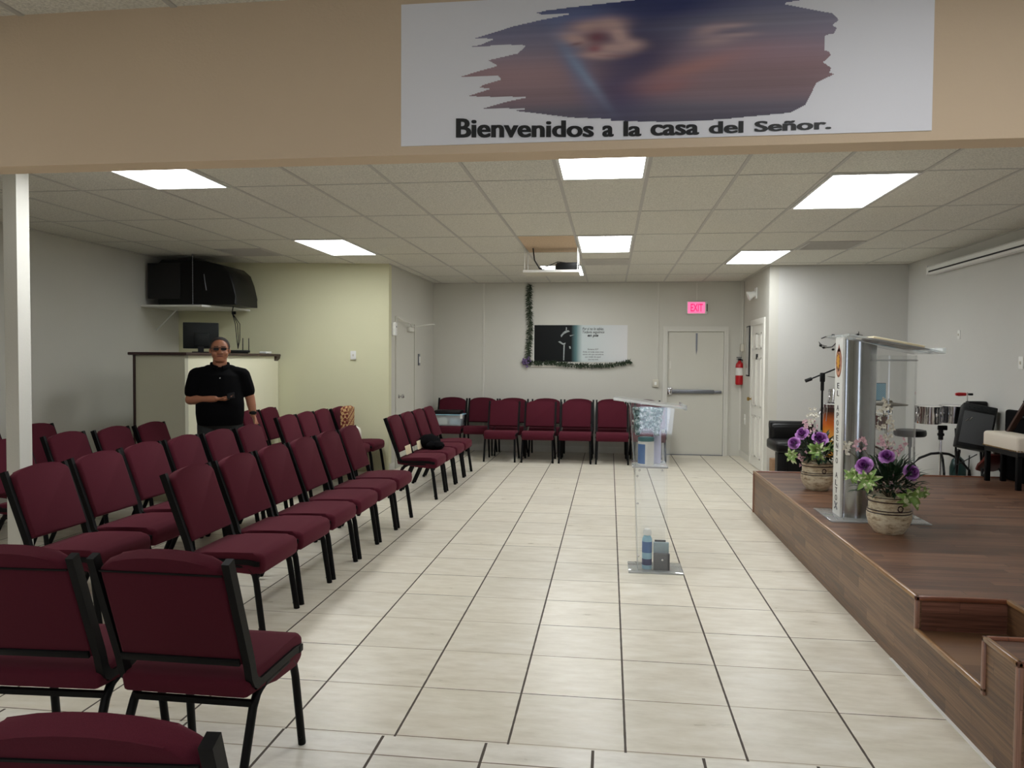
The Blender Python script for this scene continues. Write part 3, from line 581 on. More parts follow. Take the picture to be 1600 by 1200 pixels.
# garland: a stem with hundreds of needles, plus the purple bow where it turns
def garland_mesh(path, n, ln, thick):
    bm = nb(); pts = [Vector(q) for q in path]; seg = [(pts[i+1]-pts[i]).length for i in range(len(pts)-1)]; tot = sum(seg)
    tube(bm, pts, .006, 6)
    for k in range(n):
        d = random.random()*tot; i = 0
        while d > seg[i]: d -= seg[i]; i += 1
        p = pts[i].lerp(pts[i+1], d/seg[i]); dr = (pts[i+1]-pts[i]).normalized(); a = random.random()*2*PI
        s, u = frame_at(dr, Vector((0, 1, 0))); o = s*math.cos(a)+u*math.sin(a); o.y = -abs(o.y)*.7
        tip = p+(o*.75+dr*random.uniform(-.3, .6))*ln*random.uniform(.5, 1.2)+Vector((0, 0, -.012)); wv = (tip-p).cross(Vector((random.uniform(-.5, .5), 1, random.uniform(-.5, .5)))).normalized()*thick; mid = (p+tip)/2
        v = [bm.verts.new(q) for q in (p, mid+wv, tip, mid-wv)]; bm.faces.new(v); q2 = bm.verts.new(mid+Vector((0, -thick*.6, 0))); 
        for q in range(4): bm.faces.new((v[q], v[(q+1) % 4], q2))
    return bm
a, c, e = at_y(828, 445, YB), at_y(824, 566, YB), at_y(985, 566, YB)
gy = YB-.035
t = thing('garland', 'dark green needle garland hanging down and along the poster bottom', 'garland', (c.x, YB, c.z)); G0 = Matrix.Translation((-c.x, -YB, -c.z))
mesh_obj('hanging_strand', xform(garland_mesh([(a.x, gy, H-.03), (a.x-.01, gy, 2.4), (a.x+.015, gy, 2.1), (c.x+.03, gy, 1.8), (c.x+.01, gy, c.z)], 620, .10, .005), G0), M['garland'], t, smooth=0, recalc=False)
mesh_obj('lower_strand', xform(garland_mesh([(c.x, gy, c.z), (c.x+.45, gy, c.z-.0), (c.x+.7, gy, c.z-.035), (c.x+1.1, gy, c.z-.045), (c.x+1.4, gy, c.z-.03), (e.x, gy, e.z+.02)], 900, .075, .006), G0), M['garland'], t, smooth=0, recalc=False)
b = nb()
for k in range(26):
    q = Vector((random.gauss(0, .04), -.05+random.uniform(-.02, .02), random.gauss(0, .045))); blob(b, q, (.022, .014, .02), 1, Euler((random.random(), random.random(), random.random())))
mesh_obj('purple_bow', b, plain('dusty_purple_ribbon', (104, 84, 124), .6, var=.4, scale=50), t)
box_part('poster_rod', t, (.06, -.02, -.075), (.55, -.004, -.055), M['cream'])
# fire extinguisher
p = at_y(1159, 600, YB); t = thing('fire_extinguisher', 'red fire extinguisher hung in the back corner by the panelled door', 'fire extinguisher', (at_y(1159, 600, 12.45).x-.03, 12.50, 1.15))
b = nb(); lathe(b, [(.0, 0), (.05, 0), (.06, .012), (.062, .03), (.062, .30), (.055, .335), (.035, .36), (.02, .37), (.018, .39), (0, .39)], 20); mesh_obj('cylinder', b, M['red'], t)
b = nb(); lathe(b, [(.0632, .15), (.0632, .27)], 20, cap=False); o = mesh_obj('label_band', b, M['label'], t)
b = nb(); bx(b, (-.02, -.02, .385), (.02, .02, .42), .004); bx(b, (-.05, -.012, .43), (.03, .012, .44), .003); bx(b, (-.05, -.012, .405), (.0, .012, .413), .003); mesh_obj('valve', b, M['black'], t)
b = nb(); tube(b, [(.02, 0, .4), (.06, -.01, .39), (.075, -.02, .3), (.072, -.02, .2), (.07, -.02, .15)], .009, 8); mesh_obj('hose', b, M['black'], t); box_part('wall_hook', t, (-.015, .06, .3), (.015, .095, .42), M['greym'])
# nook, right: panelled door, dark framed mirror edge, emergency light
YD0, YD1 = 10.83, 11.66
t = struct('window_1', box((.55, YF-.002, .2), (1.25, YF+.02, 2.3)), emit('daylight_glass', (225, 236, 255), 4.0), smooth=0)
mesh_obj('window_frame', prism(nb(), [(.48, .13), (1.32, .13), (1.32, 2.37), (.48, 2.37), (.48, .2), (.55, .2), (.55, 2.3), (1.25, 2.3), (1.25, .2), (.48, .2)], YF-.001, YF+.04, 1), M['greym'], t, smooth=0)
d2 = thing('door_2', '', 'door', (2.1, YD0, 0)); d2['kind'] = 'structure'; del d2['label']; del d2['category']; LD = YD1-YD0
b = nb(); prism(b, [(-.09, 0), (-.09, 2.13), (LD+.09, 2.13), (LD+.09, 0), (LD, 0), (LD, 2.05), (0, 2.05), (0, 0)], -.022, 0, 0, .004); mesh_obj('door_frame', b, M['door_w'], d2)
b = nb(); bx(b, (-.012, .004, .01), (0, LD-.004, 2.045)); mesh_obj('door_leaf', b, M['door_w'], d2)
def panels(par, L, face):
    b = nb()
    for y0, y1 in ((.1*L/.8, .37*L/.8), (.45*L/.8, .72*L/.8)):
        for z0, z1 in ((.15, .75), (.88, 1.58), (1.7, 1.93)):
            for lo, hi in (((y0, z0), (y1, z0+.02)), ((y0, z1-.02), (y1, z1)), ((y0, z0), (y0+.02, z1)), ((y1-.02, z0), (y1, z1))):
                bx(b, (min(0, face), lo[0], lo[1]), (max(0, face), hi[0], hi[1]), 0)
            bx(b, (min(0, face)*.8, y0+.045, z0+.045), (max(0, face)*.8, y1-.045, z1-.045), .004)
    return b
o = mesh_obj('door_panels', xform(panels(d2, LD, -.008), Matrix.Translation((-.012, 0, 0))), M['door_w'], d2, smooth=0)
b = nb(); lathe(b, [(.0, 0), (.028, 0), (.028, .006), (.011, .01), (.011, .03), (.026, .04), (.03, .055), (.022, .07), (0, .073)], 16); xform(b, Matrix.Translation((-.012, LD-.06, .97)) @ Matrix.Rotation(-PI/2, 4, 'Y')); mesh_obj('door_knob', b, M['brass'], d2)
box_part('door_sign', d2, (-.018, LD*.42, 1.55), (-.012, LD*.58, 1.63), M['dark'])
t = thing('wall_mirror', 'dark framed mirror on the nook wall, seen edge on left of the panelled door', 'mirror', (2.1, 11.93, 1.3)); box_part('frame', t, (-.025, -.11, 0), (0, .14, .76), M['black'], .004); box_part('glass', t, (-.027, -.09, .02), (-.025, .12, .74), M['chrome'])
p = at_x(1183, 458, 2.1); t = thing('emergency_light', 'white emergency light head high on the nook wall', 'emergency light', tuple(p)); box_part('back_plate', t, (-.02, -.03, -.08), (0, .12, .08), M['white'], .006)
b = nb(); lathe(b, [(.0, 0), (.035, .0), (.045, .05), (.07, .1), (.07, .11), (0, .1)], 18); xform(b, Matrix.Translation((-.02, .03, 0)) @ Matrix.Rotation(-PI*.62, 4, 'Y')); mesh_obj('lamp_head', b, M['white'], t)
b = nb(); tube(b, [(2.085, 12.45, H-.02), (2.085, 12.45, 1.75)], .012, 8); tag(mesh_obj('conduit', b, M['trim']), 'conduit down the nook corner above the fire extinguisher', 'conduit', 'surface conduits')
b = nb(); bx(b, (2.05, 12.38, 1.68), (2.098, 12.48, 1.80), .006); tag(mesh_obj('junction_box', b, M['beige']), 'small junction box above the fire extinguisher', 'junction box')
# nook, left: flush door with closer, keypad, device
d3 = thing('door_3', '', 'door', (-2.95, 10.36, 0)); d3['kind'] = 'structure'; del d3['label']; del d3['category']; LD = .92
b = nb(); prism(b, [(-.08, 0), (-.08, 2.12), (LD+.08, 2.12), (LD+.08, 0), (LD, 0), (LD, 2.05), (0, 2.05), (0, 0)], 0, .02, 0, .004); mesh_obj('door_frame', b, M['door'], d3)
b = nb(); bx(b, (0, .004, .01), (.01, LD-.004, 2.045)); mesh_obj('door_leaf', b, M['door'], d3)
b = nb(); lathe(b, [(.0, 0), (.028, 0), (.028, .006), (.011, .01), (.011, .035), (.026, .045), (.03, .06), (.022, .075), (0, .078)], 16); xform(b, Matrix.Translation((.01, .07, 1.0)) @ Matrix.Rotation(PI/2, 4, 'Y')); mesh_obj('door_knob', b, M['chrome'], d3)
b = nb(); bx(b, (.01, .5, 1.93), (.06, .75, 1.99), .008); tube(b, [(.05, .6, 2.0), (.12, .3, 2.03), (.02, .0, 2.1)], .008, 8); tube(b, [(.05, .6, 2.0), (.3, .75, 2.04), (.33, .9, 2.05)], .008, 8); mesh_obj('door_closer', b, M['trim'], d3)
p = at_x(654, 562, -2.95); t = thing('keypad', 'small grey keypad plate right of the flush side door', 'keypad', (-2.95, p.y, p.z)); box_part('plate', t, (0, -.05, -.09), (.015, .05, .09), M['greym'], .004); box_part('buttons', t, (.015, -.03, -.05), (.02, .03, .05), M['white'])
p = at_x(614, 514, -2.95); t = thing('wall_device', 'white slim box on the nook corner left of the flush side door', 'sensor', (-2.95, p.y, p.z)); box_part('body', t, (0, -.045, -.09), (.05, .045, .09), M['white'], .01, 3); box_part('button', t, (.05, -.01, .02), (.053, .01, .04), M['dark'])
# projection screen case on the right wall
t = thing('screen_case', 'long white roll-up screen case mounted high on the right wall', 'projection screen', (XR, 7.2, 2.61)); b = nb()
prism(b, [(-.02, -.04), (-.10, -.04), (-.12, -.01), (-.12, .04), (-.10, .06), (-.02, .06)], 0, 2.45, 1, 0); mesh_obj('case', b, M['white'], t)
box_part('slot', t, (-.125, .02, -.02), (-.1205, 2.40, -.004), M['black']); box_part('end_cap', t, (-.125, 2.45, -.045), (-.015, 2.465, .065), M['white'], .006); box_part('wall_bracket', t, (-.02, .1, -.02), (0, 2.3, .04), M['whitem'])
# music notes decal on the back right wall
t = thing('music_decal', 'black music note decals on the wall behind the steel podium', 'wall decal', (2.98, YN, 1.8)); b = nb()
def dl(u, v): q = at_y(u, v, YN); return Vector((q.x-2.98, -.004, q.z-1.8))
def stroke(pts, r=.005): tube(b, [dl(u, v) for u, v in pts], r, 6)
stroke([(1283, 529), (1290, 526), (1296, 528)]); stroke([(1280, 537), (1284, 542), (1290, 543), (1300, 542), (1307, 535)]); stroke([(1279, 534), (1284, 539), (1292, 541)], .004); stroke([(1299, 527), (1300, 523), (1303, 523), (1304, 526), (1302, 528)], .008)
for k in range(4): stroke([(1321, 528+k*2.4), (1330, 524+k*2.6), (1340, 522+k*3), (1348, 524+k*3)], .0035)
for u, v in ((1301.5, 546), (1287, 543), (1282, 540), (1325, 529), (1340, 523), (1334, 530), (1344, 534), (1309, 532)): blob(b, dl(u, v), (.022, .003, .016), 1)
for u, v in ((1325, 529), (1340, 523), (1334, 530)): stroke([(u+1.6, v), (u+1.6, v-5)], .004)
mesh_obj('notes', b, M['ink'], t)
# ------------------------------------------------------------------ hanging projector shelf
t = thing('projector_shelf', 'white board hung from the ceiling on chains', 'shelf', (-.67, 8.62, 2.53)); box_part('board', t, (-.315, 0, -.012), (.315, .42, .006), M['beige'], .002); box_part('front_edge', t, (-.315, -.006, -.014), (.315, -.0, .012), M['white'])  # beige paints the board's shaded underside, white its lit front edge
for sx in (-.30, .30):
    for sy in (.03, .39):
        b = nb(); tube(b, [(sx, sy, .006), (sx, sy, H-2.53-.004)], .004, 6)
        for q in range(9): blob(b, (sx, sy, .02+q*.028), (.007, .004, .011), 1)
        mesh_obj('hanging_chain', b, M['whitem'], t)
t = thing('projector', 'black projector standing on the hanging ceiling board', 'projector', (-.49, 8.80, 2.536)); box_part('body', t, (-.12, -.13, .01), (.13, .13, .095), M['black'], .012, 3)
b = nb(); lathe(b, [(0, 0), (.035, 0), (.04, .015), (.03, .02), (0, .012)], 16); xform(b, Matrix.Translation((-.12, -.02, .055)) @ Matrix.Rotation(-PI/2, 4, 'Y')); mesh_obj('lens', b, M['chrome'], t); box_part('feet', t, (-.1, -.11, 0), (.11, .11, .01), M['dark'])
b = nb(); tube(b, [(-.88, 8.7, H-.005), (-.86, 8.68, 2.66), (-.8, 8.66, 2.56), (-.72, 8.68, 2.545), (-.62, 8.78, 2.56)], .007, 8); tube(b, [(-.80, 8.66, 2.56), (-.7, 8.72, 2.60), (-.6, 8.76, 2.65), (-.5, 8.8, 2.64)], .005, 8); tag(mesh_obj('power_cable', b, M['black']), 'black cables from the ceiling to the hanging projector', 'cable')

# ------------------------------------------------------------------ corner booth, television shelf
t = thing('booth', 'cream half-height booth with dark wood cap in the left corner', 'booth', (-4.42, 7.5, 0))
b = nb(); bx(b, (-.555, 0, 0), (-.0, .06, 1.55)); mesh_obj('front_panel', b, M['booth_dim'], t)  # darker tone paints the shade on this face
b = nb(); bx(b, (-.05, .0605, 0), (0.001, 2.27, 1.55)); mesh_obj('side_panel', b, M['booth'], t)  # lighter tone paints the lamplight on this face
b = nb(); bx(b, (-.58, -.012, 0), (-.5555, .06, 1.55)); mesh_obj('end_strip', b, M['darkwood'], t)  # dark strip down the left edge of the front panel
b = nb(); prism(b, [(-.62, -.04), (.04, -.04), (.04, 2.262), (-.26, 2.21), (-.26, .3), (-.62, .3)], 1.55, 1.582, 2, .008); mesh_obj('counter_cap', b, M['darkwood'], t)
b = nb(); prism(b, [(.001, 1.55), (.035, 1.55), (.03, 1.52), (.001, 1.49)], 2.15, 2.26, 1); mesh_obj('cap_bracket', b, M['darkwood'], t)
CT = 1.582
t = thing('computer_monitor', 'black monitor seen from behind on the booth counter', 'monitor', (-4.52, 8.0, CT), .45)
box_part('screen_housing', t, (-.185, -.015, .045), (.185, .02, .335), M['dark'], .008); box_part('rear_bulge', t, (-.07, -.05, .07), (.09, -.0151, .22), M['dark'], .012); box_part('stand_neck', t, (-.03, -.045, .01), (.03, -.02, .12), M['black']); box_part('foot', t, (-.09, -.07, 0), (.09, .07, .012), M['black'], .004); box_part('display', t, (-.17, .0201, .06), (.17, .023, .32), M['ink'])
t = thing('router', 'black router with two upright antennas on the booth counter', 'router', (-4.52, 8.87, CT), .5); box_part('body', t, (-.13, -.06, .008), (.13, .06, .04), M['black'], .008); box_part('foot_pad', t, (-.11, -.05, 0), (.11, .05, .008), M['black'])
for sx in (.05, .12):
    b = nb(); tube(b, [(sx, .055, .02), (sx, .062, .05), (sx, .062, .19)], [.006, .006, .005], 8); mesh_obj('antenna', b, M['black'], t)
tag(mesh_obj('white_case', box((-4.52, 9.42, CT), (-4.42, 9.58, CT+.03), .01, 3), M['white']), 'small flat white case near the right end of the booth counter', 'case')
t = thing('corner_shelf', 'white shelf high in the left corner under the television', 'shelf', (-5.75, 9.6, 2.17)); b = nb(); prism(b, [(.001, -.82), (.80, -.82), (.97, -.3), (.97, .11), (.001, -.0)], -.02, .005, 2, .003); mesh_obj('board', b, M['white'], t)
b = nb(); tube(b, [(.002, -.5, -.3), (.3, -.5, -.02)], .01, 8); mesh_obj('brace', b, M['whitem'], t)
b = nb(); q = at_y(301, 440, 8.775)-Vector((-5.75, 9.6, 2.17)); tube(b, [(q.x, -.825, .0), (q.x, -.825, .62)], .004, 6)
for k in range(20): blob(b, (q.x, -.825, .02+k*.031), (.008, .005, .013), 1)
mesh_obj('hanging_chain', b, M['greym'], t)
t = thing('television', 'bulky black television on the high corner shelf', 'television', (-5.3, 9.05, 2.176))
pl = [at_y(u, v, 8.85) for u, v in ((244, 476), (244, 410), (250, 405), (298, 405), (322, 408), (345, 414), (356, 424), (362, 440), (366, 462), (367, 479))]; pl = [(max(p.x, -5.735)+5.3, min(max(p.z-2.176, .001), .60)) for p in pl]
b = nb(); prism(b, [(a, max(0.001, c)) for a, c in pl], -.17, .42, 1, .02, 2); mesh_obj('cabinet', b, M['black'], t)
b = nb(); bx(b, (-.41, -.185, .08), (.02, -.172, .52), .004); mesh_obj('screen', b, M['ink'], t); b = nb(); tube(b, [(.33, -.175, .38), (.35, -.19, .28), (.36, -.175, .18)], .006, 8); mesh_obj('side_handle', b, M['greym'], t); box_part('base', t, (-.35, -.12, 0), (.4, .3, .012), M['black'])
b = nb(); 
for k in range(3): tube(b, [(-4.76+.01*k, 9.2, 2.3), (-4.74, 9.19, 2.22+.02*k), (-4.75, 9.15, 2.1), (-4.68+.03*k, 9.1, 1.95), (-4.60+.02*k, 8.98, 1.75), (-4.56, 8.93, 1.64)], .005, 6)
tube(b, [(-4.765, 9.25, 2.36), (-4.72, 9.25, 2.33), (-4.70, 9.25, 2.27), (-4.73, 9.25, 2.2), (-4.765, 9.25, 2.25)], .007, 6); tag(mesh_obj('television_cables', b, M['black']), 'black cables dropping from the television to the router', 'cable')
p = at_y(366, 488, 9.72); t = thing('wall_outlet', 'dark plug in an outlet just below the right end of the corner shelf', 'outlet', (p.x, 9.73, p.z), wing); box_part('cover_plate', t, (-.035, -.008, -.055), (.035, 0, .055), M['beige']); box_part('plug', t, (-.025, -.05, -.03), (.025, -.008, .03), M['black'], .008)

# ------------------------------------------------------------------ things on chairs
t = thing('tote_bag', 'brown plaid cloth bag slumped over the dark chair back by the cream wall', 'bag', (-3.30, 9.50, .462)); b = nb(); bx(b, (-.10, -.19, .10), (.0, .15, .44), .045, 3); 
for v in b.verts: v.co += Vector((random.uniform(-.012, .012), random.uniform(-.012, .012), random.uniform(-.01, .02)))
mesh_obj('plaid_body', b, M['plaid'], t); b = nb(); blob(b, (.07, -.06, .09), (.07, .13, .11), 3)
for v in b.verts: v.co *= 1+random.uniform(-.05, .05)
mesh_obj('white_cloth', b, M['cream'], t)
t = thing('handbag', 'slumped black bag on the second chair of the short row', 'bag', (-2.12, 8.93, .458)); b = nb(); blob(b, (-.02, .03, .075), (.13, .15, .09), 3); blob(b, (.07, -.07, .045), (.11, .12, .055), 3)
for v in b.verts: v.co = Vector((v.co.x*(1+random.uniform(-.06, .06)), v.co.y*(1+random.uniform(-.06, .06)), max(0, v.co.z*(1+random.uniform(-.06, .06)))))
mesh_obj('body', b, M['blackf'], t); b = nb(); tube(b, [(.06, -.12, .09), (.08, -.06, .11), (.06, .02, .13), (0, .08, .155)], .009, 8); mesh_obj('strap', b, M['blackf'], t)
for k, y in enumerate((8.28, 8.79)):
    b = nb(); bx(b, (-.001, -.11, -.05), (.003, .11, .05), .001); xform(b, Matrix.Translation((-2.222, y, .515)) @ Matrix.Rotation(-.2, 4, 'Y')); o = tag(mesh_obj('paper_card', b, M['paper']), ['white card tucked under the back of the short row\'s nearest chair', 'white card tucked under the back of the short row\'s second chair'][k], 'card', 'cards on chairs')
cx = at_y(705, 640, 12.3).x
t = thing('storage_bin', 'clear plastic bin with dark lid on the back corner chair', 'bin', (cx+.02, 12.12, .459)); b = nb(); prism(b, [(-.2, .0), (.2, 0), (.22, .17), (-.22, .17)], -.15, .15, 1, .01); mesh_obj('tub', b, M['bin'], t)
box_part('rim', t, (-.235, -.165, .17), (.235, .165, .185), M['sky'], .005); box_part('lid_contents', t, (-.23, -.16, .185), (.2, .15, .245), M['black'], .015); box_part('papers', t, (-.16, -.135, .02), (-.02, -.12, .13), M['label']); box_part('blue_contents', t, (0.02, -.12, .02), (.17, .1, .12), M['sky']); box_part('latch', t, (.2, -.175, .12), (.235, -.165, .19), M['white'])

# ------------------------------------------------------------------ clear acrylic lectern
LY0, LY1 = 5.50, 5.80
t = thing('acrylic_lectern', 'clear acrylic lectern standing on the open tiled floor', 'lectern', (.32, 5.65, 0)); LO = Matrix.Translation((-.32, -5.65, 0))
def sheet(name, par, O, pts, v0, v1, axis, edge=True):
    b = nb(); prism(b, pts, v0, v1, axis); 
    for f in b.faces:
        if f.calc_area() < .03 and len(f.verts) == 4 and min(e.calc_length() for e in f.edges) < .02: f.material_index = 1
    return mesh_obj(name, xform(b, O), [M['acr'], M['acr_edge']], par, smooth=0)
box_part('base_plate', t, (-.17, -.16, 0), (.22, .13, .012), M['acr_edge'], .003)
sheet('side_panel', t, LO, [(.215, .012), (.43, .012), (.415, .76), (.185, .76)], LY0+.02, LY0+.028, 1)
sheet('side_panel', t, LO, [(.215, .012), (.43, .012), (.415, .76), (.185, .76)], LY1-.028, LY1-.02, 1)
b = nb(); prism(b, [(LY0+.028, .012), (LY1-.028, .012), (LY1-.028, .76), (LY0+.028, .76)], .0, .006, 0); 
for v in b.verts: v.co.x += .215-.03*v.co.z/.76
mesh_obj('front_panel', xform(b, LO), [M['acr_edge']], t, smooth=0)
box_part('shelf', t, (-.15, -.17, .762), (.10, .17, .772), M['acr_edge'], .002)
sheet('upper_side', t, LO, [(.18, .772), (.42, .772), (.46, 1.19), (.145, 1.21)], LY0-.02, LY0-.012, 1)
sheet('upper_side', t, LO, [(.18, .772), (.42, .772), (.46, 1.19), (.145, 1.21)], LY1+.012, LY1+.02, 1)
b = nb(); prism(b, [(LY0-.012, .772), (LY1+.012, .772), (LY1+.012, 1.20), (LY0-.012, 1.20)], 0, .006, 0)
for v in b.verts: v.co.x += .18-.035*(v.co.z-.772)/.43
mesh_obj('upper_front', xform(b, LO), [M['acr_edge']], t, smooth=0)
b = nb(); prism(b, [(.03, 1.245), (.54, 1.185), (.54, 1.197), (.03, 1.257)], 5.42, 5.88, 1, .002); bx(b, (.525, 5.42, 1.18), (.54, 5.88, 1.215)); mesh_obj('reading_top', xform(b, LO), M['acr_edge'], t)
b = nb()
for (x, y, z) in ((.22, 5.512, .74), (.38, 5.512, .74), (.205, 5.5, .70), (.21, 5.515, .5), (.22, 5.512, .12), (.39, 5.512, .10), (.17, 5.475, 1.10), (.18, 5.475, .80), (.53, 5.43, 1.2)): blob(b, (x, y, z), (.009, .004, .009), 1)
mesh_obj('bolts', xform(b, LO), M['chrome'], t)
def canister(lab, loc, r, h, name='wipes_canister'):
    t = thing(name, lab, 'canister', loc); b = nb(); lathe(b, [(0, 0), (r*.96, 0), (r, .01), (r, h*.84), (r*.97, h*.86)], 24); mesh_obj('tub', b, M['label'], t)
    b = nb(); lathe(b, [(r*1.01, h*.86), (r*1.02, h*.98), (r*.9, h), (0, h)], 24); mesh_obj('lid', b, M['tealcap'], t)
    b = nb(); prism(b, [(r*1.01*math.cos(a), r*1.01*math.sin(a)) for a in np.linspace(math.radians(190), math.radians(262), 8)]+[(r*.9*math.cos(a), r*.9*math.sin(a)) for a in np.linspace(math.radians(262), math.radians(190), 8)], h*.05, h*.76); mesh_obj('label_panel', b, M['blue'], t, smooth=0); return t
canister('white and blue wipes tub with teal lid on the lectern shelf', (.268, 5.60, .772), .058, .20)
t = thing('slim_bottle', 'tall pale lavender bottle behind the wipes tub in the lectern', 'bottle', (.355, 5.70, .772)); b = nb(); lathe(b, [(0, 0), (.026, 0), (.028, .01), (.028, .24), (.012, .27), (.012, .30)], 18); mesh_obj('bottle_body', b, plain('lavender_plastic', (205, 205, 232), .35), t); b = nb(); lathe(b, [(.016, .3), (.02, .31), (.02, .36), (0, .365)], 14); mesh_obj('cap', b, plain('violet_cap', (150, 110, 170), .4), t)
t = thing('plastic_bag', 'crumpled clear and teal plastic packet in the lectern top', 'bag', (.275, 5.67, .98)); b = nb(); bx(b, (-.10, -.05, .0), (.115, .04, .20)); bmesh.ops.subdivide_edges(b, edges=b.edges[:], cuts=9, use_grid_fill=True); rp = random.Random(5)
for v in b.verts:
    zz = v.co.z/.2; v.co = Vector((v.co.x*(.72+.28*zz)+rp.uniform(-.010, .010), v.co.y*(.8+.3*rp.random())+rp.uniform(-.012, .012), max(0, v.co.z+rp.uniform(-.008, .006)-(.09 if False else 0))))
    if zz < .3 and abs(v.co.x) < .05: v.co.z += .05*(1-zz/.3)
t2 = NT('crinkled_film'); vv_ = t2.noise(t2.obj(), 38, 4, .7); t2.bsdf(t2.ramp(vv_, [(.36, lin((24, 44, 48))), (.48, lin((96, 140, 140))), (.6, lin((226, 236, 240))), (.72, lin((120, 100, 140)))]), .15, coat=.6); mesh_obj('film', b, t2.m, t, smooth=0)
t = thing('spray_can', 'blue and white spray bottle on the lectern base', 'bottle', (.285, 5.60, .012)); b = nb(); lathe(b, [(0, 0), (.034, 0), (.036, .008), (.036, .215), (.028, .235), (.02, .245)], 20); mesh_obj('can_body', b, M['sky'], t); b = nb(); lathe(b, [(.024, .245), (.03, .25), (.03, .275), (.02, .29), (0, .29)], 18); mesh_obj('cap', b, M['white'], t)
b = nb(); lathe(b, [(.0365, .12), (.0365, .2)], 20, cap=False); mesh_obj('blue_band', b, M['blue'], t); b = nb(); lathe(b, [(.0365, .03), (.0365, .075)], 20, cap=False); mesh_obj('navy_band', b, M['navy'], t)
t = thing('leaflet_stack', 'stack of grey picture leaflets on the lectern base', 'leaflets', (.385, 5.585, .012)); box_part('front_leaflets', t, (-.055, -.03, 0), (.06, .0, .12), M['bookd'], .002); box_part('rear_leaflets', t, (-.055, .001, 0), (.055, .03, .195), plain('seascape_print', (140, 160, 166), .4, var=.3, scale=14), .002); box_part('dark_book', t, (-.045, .031, 0), (.035, .05, .205), M['black'], .002)

# ------------------------------------------------------------------ steel and acrylic podium on the stage
PO = (1.78, 5.74, SH); t = thing('podium', 'tall steel and clear acrylic podium with white lettered front on the stage', 'podium', PO); P_ = Matrix.Translation((-PO[0], -PO[1], -PO[2]))
yA, yB = 5.655, 5.82
box_part('base_plate', t, (-.24, -.24, 0), (.42, .24, .012), M['acr_edge'], .003)
out_ = [(1.655, yA), (1.655, yB)]+[(1.765+.125*math.cos(a), 5.74+.12*math.sin(a)) for a in np.linspace(math.radians(134), math.radians(-134), 30)]
b = nb(); prism(b, out_, SH+.012, 1.66); 
for v in b.verts:
    if v.co.z > 1.5: v.co.z = 1.69-.2*(v.co.x-1.64)
mesh_obj('steel_column', xform(b, P_), M['steel'], t, 60)
b = nb(); bx(b, (1.635, yA-.005, SH+.012), (1.654, yB+.005, 1.70), .002); mesh_obj('front_panel', xform(b, P_), M['white'], t)
# lettering, reading from the audience side (-x)
b = nb(); lets = 'EL APOSENTO ALTO'; z = 1.375; cell_h = .0545
for ch in lets:
    if ch != ' ':
        bb = nb(); text_on(bb, ch, -.024, .024, 0, .04, 0, .0)
        xform(bb, Matrix.Translation((1.6345, (yA+yB)/2, z-.04)) @ Matrix.Rotation(-PI/2, 4, 'Z')); me = bpy.data.meshes.new('x'); bb.to_mesh(me); bb.free(); b.from_mesh(me); bpy.data.meshes.remove(me)
    z -= cell_h if ch != ' ' else .05
mesh_obj('lettering', xform(b, P_), M['ink'], t, smooth=0, recalc=False)
# round crest: rings, flame and cross shapes in orange, brown and gold
def disc(ry, rz, cz, x, m, n=28, jag=0): 
    bb = nb(); prism(bb, [((yA+yB)/2+ry*math.cos(a)*(1+jag*math.cos(9*a)), cz+rz*math.sin(a)*(1+jag*math.cos(9*a))) for a in [2*PI*k/n for k in range(n)]], x-.001, x, 0); return mesh_obj('crest', xform(bb, P_), m, t, smooth=0)
disc(.070, .105, 1.52, 1.6345, plain('crest_brown', (150, 84, 60), .5)); disc(.057, .085, 1.515, 1.6333, plain('crest_peach', (226, 170, 140), .5)); disc(.044, .068, 1.525, 1.6321, plain('crest_dark', (110, 60, 36), .5), 36, .1); disc(.031, .048, 1.53, 1.6309, plain('crest_gold', (236, 168, 40), .5), 36, .2)
bb = nb(); prism(bb, [((yA+yB)/2-.035, 1.60), ((yA+yB)/2+.035, 1.60), ((yA+yB)/2, 1.655)], 1.6335, 1.6345, 0); mesh_obj('crest', xform(bb, P_), plain('crest_rose', (176, 104, 84), .5), t, smooth=0)
bb = nb(); 
for s_ in (-1, 1): tube(bb, [(1.634, (yA+yB)/2-.03*s_, .515), (1.634, (yA+yB)/2, .49), (1.634, (yA+yB)/2+.03*s_, .465)], .004, 6)
mesh_obj('lower_emblem', xform(bb, P_), M['greym'], t)
o2 = [(1.87+.001, 5.60), (2.02, 5.60), (2.12, 5.64), (2.17, 5.74), (2.12, 5.84), (2.02, 5.88), (1.871, 5.88)]; inner = [(x-.0 if x < 1.9 else x-.006*(x-1.9)/.3, 5.74+(y-5.74)*.955) for x, y in o2][::-1]
b = nb(); i2 = inner[::-1]
for k in range(len(o2)-1):
    q = [b.verts.new((*c, z)) for c in (o2[k], o2[k+1], i2[k+1], i2[k]) for z in (SH+.012, 1.575)]
    for f in ((0, 2, 3, 1), (4, 6, 7, 5), (1, 3, 5, 7), (0, 2, 4, 6)): b.faces.new([q[x] for x in f])
bmesh.ops.remove_doubles(b, verts=b.verts[:], dist=1e-4)
mesh_obj('acrylic_body', xform(b, P_), [M['acr']], t, 60)
b = nb(); tube(b, [(x, y, 1.54) for x, y in o2], .006, 8); tube(b, [(x, y, .43) for x, y in o2], .006, 8); mesh_obj('body_rim', xform(b, P_), [M['acr_edge']], t, 60)
b = nb(); prism(b, [(1.615, 1.705), (2.235, 1.585), (2.235, 1.599), (1.615, 1.719)], 5.44, 6.0, 1, .003); bx(b, (2.215, 5.44, 1.595), (2.235, 6.0, 1.625)); mesh_obj('reading_top', xform(b, P_), M['acr_edge'], t)
